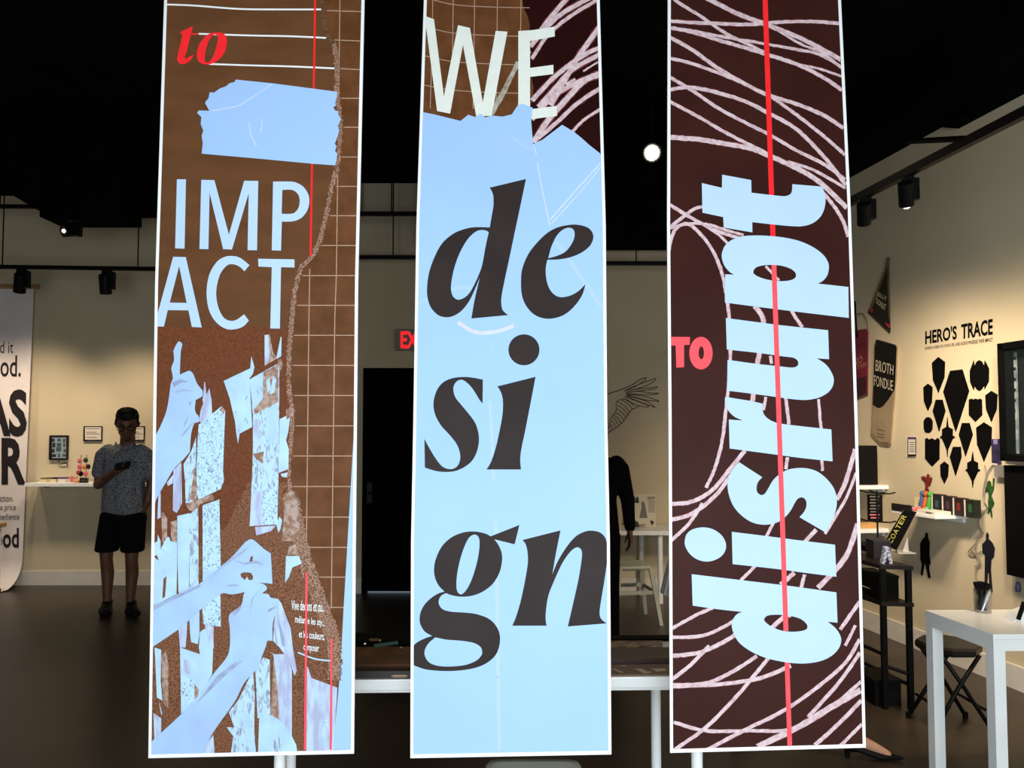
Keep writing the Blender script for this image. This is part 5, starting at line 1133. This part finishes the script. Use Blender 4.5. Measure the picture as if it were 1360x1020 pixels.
for k in range(9):
    y_ = 474+k*14; MB().flat([rect(1346, y_, 1349, y_+4)], mapR(0.0462)).build('etched_mark', FRM, stp, flip=False)
case(1356, 1420, 470, 602, 0.031, 0.04, 'green_panel', mat('dark green panel', '#07100c', '#0c0806', scale=6))
case(1336, 1420, 466, 603, 0.105, 0.11, 'glass_front', mat('case glass', (0.02, 0.03, 0.03), rough=0.05, alpha=0.15, spec=0.25))
t = thing('backing_board', mapR(0.04)(1385, 772), 'plain black panel under the display case', 'panel'); wbox('board', 1345, 620, 1430, 772, 0.05, CASEM, parent=t, off=0.02); wbox('mount', 1360, 640, 1420, 750, 0.02, CASEM, parent=t)
p = mapR(0.04)(1352, 780); tag(MB().lathe((p.x, p.y, p.z-0.03), [(0.0, 0), (0.014, 0.004), (0.016, 0.02), (0.012, 0.06)], 12).build('blue_knob', mat('blue knob', '#20264a')), 'small blue knob under the plain black panel', 'knob')
# ================================================================== people
def rotm(ax, deg): return Matrix.Rotation(math.radians(deg), 3, ax)
def hand(mb, wrist, d, n, side, curl, spread=0.10, k=1.0, thumb=0.9):
    """palm and five fingers; d: along the hand, n: the way the fingers curl, side: +1/-1 where the thumb sits"""
    d = Vector(d).normalized(); n = Vector(n); n = (n - d*n.dot(d)).normalized(); s = d.cross(n)*side
    w_ = Vector(wrist); kn = w_ + d*0.085*k
    mb.hull((w_, 0.024*k), (kn+s*0.028*k, 0.0125*k), (kn-s*0.030*k, 0.0115*k), (w_+d*0.04*k+s*0.03*k, 0.014*k), (w_+d*0.04*k-s*0.026*k, 0.013*k))
    for i, (o_, l_) in enumerate(((0.030, 0.074), (0.0105, 0.084), (-0.0105, 0.078), (-0.031, 0.060))):
        p = kn + s*o_*k; dir_ = (d + s*(o_*spread*22)).normalized(); r0 = 0.0092*k
        for j, fr in enumerate((0.45, 0.31, 0.24)):
            a = math.radians(curl*(0.75 if j == 0 else 1.0)) ; ax = dir_.cross(n).normalized()
            dir_ = (Matrix.Rotation(a, 3, ax) @ dir_).normalized(); n2 = n
            q = p + dir_*l_*fr*k; mb.hull((p, r0), (q, r0*0.88)); p = q; r0 *= 0.88
            n = (Matrix.Rotation(a, 3, ax) @ n).normalized() if False else n2
    p = w_ + d*0.022*k + s*0.024*k; dir_ = (d*0.65 + s*0.75 + n*0.25*thumb).normalized()
    for l_, r0 in ((0.042, 0.0125), (0.034, 0.0105), (0.026, 0.0092)):
        q = p + dir_*l_*k; mb.hull((p, r0*k), (q, r0*0.9*k)); p = q; dir_ = (dir_ + d*0.35 + n*0.18*thumb).normalized()
def limb(mb, pts):
    for a, b in zip(pts, pts[1:]): mb.hull(a, b)
def head(mb, c, R, k=1.0):
    """skull, jaw, nose, brow, ears; the face looks along R @ (0,-1,0)"""
    c = Vector(c); P = lambda x, y, z: c + R @ Vector((x*k, y*k, z*k))
    mb.hull((P(0, 0.012, 0.035), 0.078*k), (P(0, -0.015, 0.02), 0.072*k), (P(0, 0.03, 0.0), 0.066*k))
    mb.hull((P(0, -0.02, 0.0), 0.066*k), (P(0, -0.05, -0.085), 0.027*k), (P(0.03, -0.02, -0.06), 0.026*k), (P(-0.03, -0.02, -0.06), 0.026*k))
    mb.hull((P(0, -0.086, 0.022), 0.008*k), (P(0, -0.106, -0.018), 0.0115*k), (P(0.01, -0.093, -0.024), 0.007*k), (P(-0.01, -0.093, -0.024), 0.007*k))
    mb.hull((P(-0.035, -0.076, 0.032), 0.010*k), (P(0.035, -0.076, 0.032), 0.010*k))
    mb.hull((P(-0.016, -0.08, -0.05), 0.0075*k), (P(0.016, -0.08, -0.05), 0.0075*k))
    for s in (-1, 1): mb.hull((P(s*0.072, 0.01, 0.015), 0.010*k), (P(s*0.077, 0.018, 0.0), 0.010*k), (P(s*0.071, 0.008, -0.022), 0.007*k))
    return P
def face(t, P, lipm, eyem, k=1.0):
    for s in (-1, 1):
        MB().ball(P(s*0.03, -0.078, 0.014), 0.0085*k, seg=10).build('eye', eyem, t, smooth=True)
        MB().hull((P(s*0.018, -0.088, 0.036), 0.0035*k), (P(s*0.045, -0.080, 0.038), 0.003*k)).build('eyebrow', HAIR, t)
    MB().hull((P(-0.02, -0.086, -0.05), 0.0035*k), (P(0.02, -0.086, -0.05), 0.0035*k), (P(0, -0.0895, -0.052), 0.004*k)).build('mouth', lipm, t)
HAIR = mat('black hair', '#0c0908', '#070505', rough=0.6, spec=0.2, scale=90)
SK = mat('warm brown skin', '#66422e', '#5b3927', rough=0.55, scale=12)
LIP = mat('lip', '#5a2f2a'); EYE = mat('dark eye', '#120c0a', rough=0.2)
# ---- person in shorts looking at a phone
f0 = on_z(161, 813); X0, Y0 = f0.x, f0.y
t = thing('person', (X0, Y0, 0), 'person in patterned short-sleeved shirt and black shorts looking down at a phone', 'person')
V3 = lambda x, y, z: Vector((X0+x, Y0+y, z))
b = MB()
b.hull((V3(0, 0.0, 1.36), (0.17, 0.095, 0.07)), (V3(0, 0, 1.10), (0.145, 0.1, 0.06))); b.hull((V3(0, 0, 1.10), (0.145, 0.1, 0.06)), (V3(0, 0, 0.92), (0.16, 0.11, 0.07)))
for s, kx, ky, ax, ay in ((-1, -0.13, -0.02, -0.125, 0.0), (1, 0.10, -0.04, 0.085, -0.02)):
    limb(b, [(V3(s*0.09, 0, 0.90), 0.092), (V3(kx, ky, 0.52), 0.058), (V3(kx, ky, 0.46), 0.052), (V3(kx*0.6+ax*0.4, ky*0.6+ay*0.4+0.018, 0.34), 0.054), (V3(ax, ay, 0.10), 0.034), (V3(ax+0.01, ay-0.02, 0.05), 0.034)])
b.hull((V3(0.015, 0.012, 1.42), 0.064), (V3(0.035, -0.02, 1.55), 0.06))
limb(b, [(V3(-0.18, 0.0, 1.365), 0.05), (V3(-0.225, 0.01, 1.12), 0.043), (V3(-0.215, -0.02, 1.10), 0.041), (V3(-0.08, -0.16, 1.165), 0.037), (V3(0.035, -0.235, 1.225), 0.027)])
limb(b, [(V3(0.18, 0.0, 1.365), 0.05), (V3(0.228, 0.03, 1.12), 0.043), (V3(0.205, 0.0, 0.95), 0.034), (V3(0.175, 0.0, 0.89), 0.028)])
hand(b, V3(0.035, -0.235, 1.225), (0.95, -0.25, 0.22), (0.0, -0.35, 1.0), 1, 30)
hand(b, V3(0.175, 0.0, 0.89), (-0.35, -0.02, -1), (-1, 0.0, 0), -1, 22)
RH = rotm('Z', 22) @ rotm('X', 24)
P = head(b, V3(0.045, -0.055, 1.622), RH, 1.17)
remeshed(b, 'body', SK, t, 0.0055, 5)
face(t, P, LIP, EYE, 1.17)
h = MB(); h.hull((P(0, 0.018, 0.06), (0.097, 0.095, 0.082)), (P(0, 0.05, 0.0), (0.083, 0.066, 0.07))); h.hull((P(0, -0.03, 0.09), (0.078, 0.056, 0.042)), (P(0, 0.02, 0.085), (0.09, 0.08, 0.055))); h.hull((P(0, -0.066, 0.075), (0.062, 0.024, 0.02)), (P(0, -0.02, 0.10), (0.074, 0.04, 0.034)))
for s in (-1, 1): h.hull((P(s*0.069, -0.012, 0.035), (0.012, 0.026, 0.03)), (P(s*0.067, -0.004, 0.008), (0.008, 0.012, 0.014)))
remeshed(h, 'hair', HAIR, t, 0.008, 3)
bd = MB(); bd.hull((P(0, -0.055, -0.09), (0.03, 0.026, 0.022)), (P(0.045, -0.012, -0.055), 0.02), (P(-0.045, -0.012, -0.055), 0.02)); bd.hull((P(-0.024, -0.083, -0.038), 0.006), (P(0.024, -0.083, -0.038), 0.006))
remeshed(bd, 'beard', mat('short dark beard', '#1d120d', '#150d09', scale=120), t, 0.006, 3)
gl = MB()
for s in (-1, 1):
    c_ = [P(s*0.034+0.026*math.cos(a), -0.098-0.004*math.cos(a)*s, 0.012+0.019*math.sin(a)) for a in [i*math.pi/8 for i in range(17)]]; gl.tube(c_, 0.0028, 6); gl.tube([P(s*0.06, -0.095, 0.018), P(s*0.08, -0.04, 0.02), P(s*0.086, 0.015, 0.012)], 0.0025, 6)
gl.tube([P(-0.009, -0.103, 0.014), P(0.009, -0.103, 0.014)], 0.0026, 6); gl.build('glasses', BLACK, t, smooth=True)
SHIRT = mat('speckled grey shirt', '#8d8f95', '#36383e', scale=120, lo=0.42, hi=0.56, rough=0.85, detail=2)
s_ = MB()
s_.hull((V3(0, 0.0, 1.40), (0.15, 0.085, 0.045)), (V3(0, 0, 1.32), (0.195, 0.118, 0.06)), (V3(0, 0, 1.12), (0.178, 0.125, 0.06))); s_.hull((V3(0, 0, 1.12), (0.178, 0.125, 0.06)), (V3(0, 0, 0.875), (0.19, 0.135, 0.03)), (V3(0.04, -0.02, 0.855), (0.13, 0.115, 0.02)))
s_.hull((V3(-0.14, 0.0, 1.39), 0.066), (V3(-0.19, 0.005, 1.35), 0.068), (V3(-0.222, 0.008, 1.205), 0.064)); s_.hull((V3(0.14, 0.0, 1.39), 0.066), (V3(0.19, 0.008, 1.35), 0.068), (V3(0.225, 0.02, 1.19), 0.062))
s_.hull((V3(0.012, 0.015, 1.43), (0.085, 0.07, 0.045)), (V3(0.0, 0.0, 1.40), (0.155, 0.085, 0.035)))
sh = remeshed(s_, 'shirt', SHIRT, t, 0.009, 4)
co = MB()
for s in (-1, 1): co.prism([V3(0.018, -0.088, 1.408), V3(s*0.078+0.012, -0.02, 1.472), V3(s*0.085+0.012, -0.045, 1.43), V3(s*0.05+0.018, -0.118, 1.365)], (0, -0.008, 0.002))
co.build('collar', SHIRT, sh)
MB().tube([V3(0.02, -0.115, 1.39), V3(0.012, -0.128, 1.25), V3(0.01, -0.132, 1.1), V3(0.02, -0.142, 0.87)], 0.006, 6).build('button_placket', SHIRT, sh)
SHO = mat('black shorts cloth', '#0d0d10', '#09090b', rough=0.9, spec=0.1)
q = MB(); q.hull((V3(0, 0, 0.93), (0.165, 0.115, 0.05)), (V3(0.01, 0, 0.80), (0.195, 0.13, 0.06)))
for s, x, y in ((-1, -0.13, -0.015), (1, 0.10, -0.03)): q.hull((V3(s*0.088, 0, 0.84), (0.105, 0.12, 0.05)), (V3(x, y, 0.535), (0.098, 0.105, 0.02)))
remeshed(q, 'shorts', SHO, t, 0.009, 4)
SHOE = mat('black shoe', (0.003,0.003,0.003), (0.002,0.002,0.002), rough=0.6, spec=0.15)
for x, y, dx in ((-0.13, 0.0, 0.075), (0.085, -0.02, 0.11)):
    q = MB(); q.hull((V3(x-0.01, y+0.035, 0.045), (0.04, 0.05, 0.042)), (V3(x+dx*0.6, y-0.10, 0.036), (0.058, 0.058, 0.046)), (V3(x+dx*1.2, y-0.18, 0.034), (0.048, 0.047, 0.032))); q.hull((V3(x, y+0.02, 0.09), (0.042, 0.05, 0.025)), (V3(x+dx*0.35, y-0.05, 0.06), (0.042, 0.05, 0.03)))
    so = remeshed(q, 'shoe', SHOE, t, 0.007, 3)
    MB().hull((V3(x-0.01, y+0.04, 0.008), (0.042, 0.052, 0.007)), (V3(x+dx*0.6, y-0.10, 0.008), (0.05, 0.05, 0.007)), (V3(x+dx, y-0.165, 0.008), (0.038, 0.042, 0.007))).build('sole', mat('dark rubber sole', '#151415'), so)
    MB().tube([V3(x-0.02+dx*0.3, y-0.05, 0.095), V3(x+0.03+dx*0.3, y-0.06, 0.09)], 0.005, 6).tube([V3(x-0.02+dx*0.4, y-0.075, 0.078), V3(x+0.03+dx*0.4, y-0.085, 0.073)], 0.005, 6).build('laces', SHOE, so)
pm = Matrix.Translation(V3(0.125, -0.285, 1.275)) @ (rotm('Z', -14) @ rotm('Y', -10) @ rotm('X', 55)).to_4x4()
ph = thing('phone', V3(0.115, -0.262, 1.26), 'dark smartphone held in the hand of the person in shorts', 'phone')
MB().box((0, 0, 0), (0.145, 0.072, 0.009), pm, bev=0.003).build('body', BLACK, ph); MB().box((0, 0, 0.0048), (0.135, 0.064, 0.0008), pm).build('screen', mat('phone screen', '#20242a', rough=0.1), ph)
# ---- person in a dark suit, mostly behind the blue banner
f1 = on_z(798, 856); X1, Y1 = on_y(792, 700, f1.y).x, f1.y
t = thing('person', (X1, Y1, 0), 'person in a black jacket and trousers standing by the small white table', 'person'); t.rotation_euler = (0, 0, 0)
W3 = lambda x, y, z: Vector((X1+x, Y1+y, z))
SUIT = mat('black suit cloth', '#08080a', '#060607', rough=0.9, spec=0.08)
b = MB(); b.hull((W3(0, 0, 1.30), (0.16, 0.09, 0.07)), (W3(0, 0, 1.04), (0.13, 0.09, 0.06))); b.hull((W3(0, 0, 1.04), (0.13, 0.09, 0.06)), (W3(0, 0, 0.88), (0.15, 0.1, 0.07)))
for s in (-1, 1):
    limb(b, [(W3(s*0.085, 0, 0.85), 0.08), (W3(s*0.09, -0.01, 0.46), 0.052), (W3(s*0.09, 0.01, 0.32), 0.05), (W3(s*0.09, 0.015, 0.09), 0.033), (W3(s*0.09, -0.01, 0.04), 0.032)])
    limb(b, [(W3(s*0.175, 0, 1.32), 0.05), (W3(s*0.23, 0.01, 1.06), 0.04), (W3(s*0.245, -0.01, 0.84), 0.026)]); hand(b, W3(s*0.245, -0.01, 0.84), (0.03*s, -0.08, -1), (-s, -0.1, 0), s*1, 16, thumb=0.6)
b.hull((W3(0, 0.01, 1.36), 0.052), (W3(0, -0.005, 1.48), 0.048)); P = head(b, W3(0, -0.01, 1.545), rotm('Z', -35), 0.94)
remeshed(b, 'body', SK, t, 0.0065, 4); face(t, P, LIP, EYE, 0.94)
h = MB(); h.hull((P(0, 0.02, 0.055), (0.08, 0.08, 0.07)), (P(0, 0.05, -0.03), (0.07, 0.05, 0.07))); h.hull((P(0, -0.035, 0.09), (0.06, 0.045, 0.03)), (P(0, 0.02, 0.08), (0.075, 0.07, 0.045))); remeshed(h, 'hair', HAIR, t, 0.009, 3)
q = MB(); q.hull((W3(0, 0, 1.345), (0.13, 0.08, 0.04)), (W3(0, 0, 1.27), (0.18, 0.11, 0.06)), (W3(0, 0, 1.05), (0.155, 0.115, 0.06))); q.hull((W3(0, 0, 1.05), (0.155, 0.115, 0.06)), (W3(0, 0, 0.78), (0.18, 0.13, 0.03)))
for s in (-1, 1): q.hull((W3(s*0.15, 0, 1.325), 0.062), (W3(s*0.185, 0, 1.28), 0.064), (W3(s*0.232, 0.01, 1.06), 0.054)); q.hull((W3(s*0.232, 0.01, 1.06), 0.054), (W3(s*0.246, -0.008, 0.86), 0.042))
ja = remeshed(q, 'jacket', SUIT, t, 0.009, 4)
MB().prism([W3(-0.03, -0.112, 1.34), W3(0.03, -0.112, 1.34), W3(0, -0.125, 1.12)], (0, -0.006, 0)).build('shirt_front', mat('white blouse', '#cfcac2'), ja)
q = MB(); q.hull((W3(0, 0, 0.90), (0.15, 0.105, 0.05)), (W3(0, 0, 0.80), (0.165, 0.115, 0.05)))
for s in (-1, 1): q.hull((W3(s*0.085, 0, 0.80), (0.095, 0.11, 0.05)), (W3(s*0.09, 0.005, 0.42), (0.08, 0.085, 0.03))); q.hull((W3(s*0.09, 0.005, 0.42), (0.08, 0.085, 0.03)), (W3(s*0.092, 0.01, 0.05), (0.075, 0.085, 0.02)))
remeshed(q, 'trousers', SUIT, t, 0.009, 4)
for s in (-1, 1):
    q = MB(); q.hull((W3(s*0.09, 0.03, 0.035), (0.038, 0.05, 0.034)), (W3(s*0.1, -0.10, 0.03), (0.042, 0.05, 0.029)), (W3(s*0.105, -0.16, 0.024), (0.03, 0.035, 0.022))); so = remeshed(q, 'shoe', SHOE, t, 0.008, 3)
    MB().box(W3(s*0.09, 0.03, 0.008), (0.06, 0.07, 0.016)).build('heel', SHOE, so)
# ---- person in pumps behind the scribbled banner, walking to the right
f2 = on_z(1172, 990); X2, Y2 = f2.x-0.455, f2.y
t = thing('person', (X2, Y2, 0), 'person in a dark dress and black pointed pumps behind the scribbled banner', 'person')
U3 = lambda x, y, z: Vector((X2+x, Y2+y, z))          # built facing -Y, then turned to face +X
t.rotation_euler = (0, 0, math.radians(80))
LSK = mat('light skin', '#b98d70', '#ae8266', rough=0.55, scale=12)
b = MB(); b.hull((U3(0, 0, 1.36), (0.15, 0.085, 0.07)), (U3(0, 0, 1.10), (0.12, 0.085, 0.06))); b.hull((U3(0, 0, 1.10), (0.12, 0.085, 0.06)), (U3(0, 0, 0.93), (0.155, 0.1, 0.07)))
legs = {-1: (-0.10, -0.27, 0.09), 1: (0.09, 0.24, 0.10)}
for s in (-1, 1):
    ax, ay, az = legs[s]
    limb(b, [(U3(s*0.08, 0, 0.90), 0.082), (U3(s*0.085, ay*0.45-0.03, 0.50), 0.052), (U3(s*0.09, ay*0.7+0.02, 0.33), 0.048), (U3(ax, ay, 0.13), 0.030), (U3(ax, ay-0.01, az), 0.032), (U3(ax, ay-0.10, 0.05), 0.026), (U3(ax, ay-0.15, 0.026), 0.02)])
    limb(b, [(U3(s*0.165, 0, 1.375), 0.044), (U3(s*0.21, 0.02, 1.11), 0.036), (U3(s*0.22, -0.03*s, 0.89), 0.024)]); hand(b, U3(s*0.22, -0.03*s, 0.89), (0.0, -0.1, -1), (-s, 0, 0), s, 16, k=0.92, thumb=0.6)
b.hull((U3(0, 0.01, 1.42), 0.045), (U3(0, -0.005, 1.53), 0.043)); P = head(b, U3(0, -0.015, 1.605), rotm('Z', 5), 0.94)
remeshed(b, 'body', LSK, t, 0.006, 4); face(t, P, LIP, EYE, 0.94)
h = MB(); h.hull((P(0, 0.02, 0.055), (0.082, 0.082, 0.07)), (P(0, 0.06, -0.05), (0.075, 0.05, 0.09)), (P(0, 0.06, -0.14), (0.06, 0.035, 0.05))); h.hull((P(0, -0.035, 0.092), (0.06, 0.042, 0.028)), (P(0, 0.02, 0.08), (0.075, 0.07, 0.045))); remeshed(h, 'hair', HAIR, t, 0.009, 3)
q = MB(); q.hull((U3(0, 0, 1.39), (0.13, 0.075, 0.04)), (U3(0, -0.01, 1.28), (0.16, 0.115, 0.06)), (U3(0, 0, 1.10), (0.135, 0.1, 0.05))); q.hull((U3(0, 0, 1.10), (0.135, 0.1, 0.05)), (U3(0, 0, 0.92), (0.175, 0.13, 0.05))); q.hull((U3(0, 0, 0.92), (0.175, 0.13, 0.05)), (U3(0, -0.01, 0.56), (0.19, 0.21, 0.02)))
for s in (-1, 1): q.hull((U3(s*0.12, 0, 1.38), 0.062), (U3(s*0.17, 0.0, 1.36), 0.06), (U3(s*0.195, 0.012, 1.22), 0.056))
remeshed(q, 'dress', mat('dark navy dress', '#0d0f18', '#0a0b12', rough=0.85), t, 0.009, 4)
for s in (-1, 1):
    ax, ay, az = legs[s]; q = MB()
    q.hull((U3(ax, ay+0.025, 0.065), (0.030, 0.022, 0.04)), (U3(ax, ay-0.02, 0.05), (0.034, 0.03, 0.02))); q.hull((U3(ax, ay-0.03, 0.045), (0.036, 0.03, 0.018)), (U3(ax, ay-0.12, 0.020), (0.042, 0.03, 0.018))); q.hull((U3(ax, ay-0.12, 0.020), (0.042, 0.03, 0.018)), (U3(ax+0.004, ay-0.215, 0.012), (0.008, 0.012, 0.009)))
    so = remeshed(q, 'pump', SHOE, t, 0.006, 2); MB().cyl(U3(ax, ay+0.03, 0.0), U3(ax, ay+0.025, 0.06), 0.009, 0.022, n=12).build('heel', SHOE, so)
# ---- dress form with a white pleated skirt, its hem showing beside the scribbled banner
Yd = 4.95; Xd = on_y(934, 780, Yd).x; zh = on_y(885, 788, Yd).z; rh = (934-879.5)/F*Yd
t = thing('dress_form', (Xd, Yd, 0), 'dress form in a white pleated skirt behind the scribbled banner', 'dress form')
MB().lathe((Xd, Yd, 0), [(0.16, 0), (0.16, 0.015), (0.03, 0.03), (0.016, 0.05), (0.016, 0.8)], 24).build('stand', BMETAL, t)
MB().lathe((Xd, Yd, 0), [(0.11, 0.85), (0.15, 0.93), (0.115, 1.08), (0.15, 1.27), (0.16, 1.34), (0.06, 1.44), (0.05, 1.5), (0.0, 1.505)], 28, sy=0.7).build('torso', mat('black jersey form', '#0f0e0f'), t, smooth=True)
sk = MB(); N_ = 120; rings = []
for z, r in ((zh, rh), (zh+0.12, rh*0.9), (zh+0.3, rh*0.72), (1.07, 0.125)):
    rings.append([Vector((Xd+math.cos(2*math.pi*i/N_)*r*(1+(0.05 if i % 4 < 2 else -0.05)*(1.12-z)), Yd+math.sin(2*math.pi*i/N_)*r*0.85*(1+(0.05 if i % 4 < 2 else -0.05)*(1.12-z)), z)) for i in range(N_)])
sk.loft(rings, cap=False); sk.build('pleated_skirt', mat('white pleated cloth', '#d8d6d0', '#cfcdc6', rough=0.85), t)
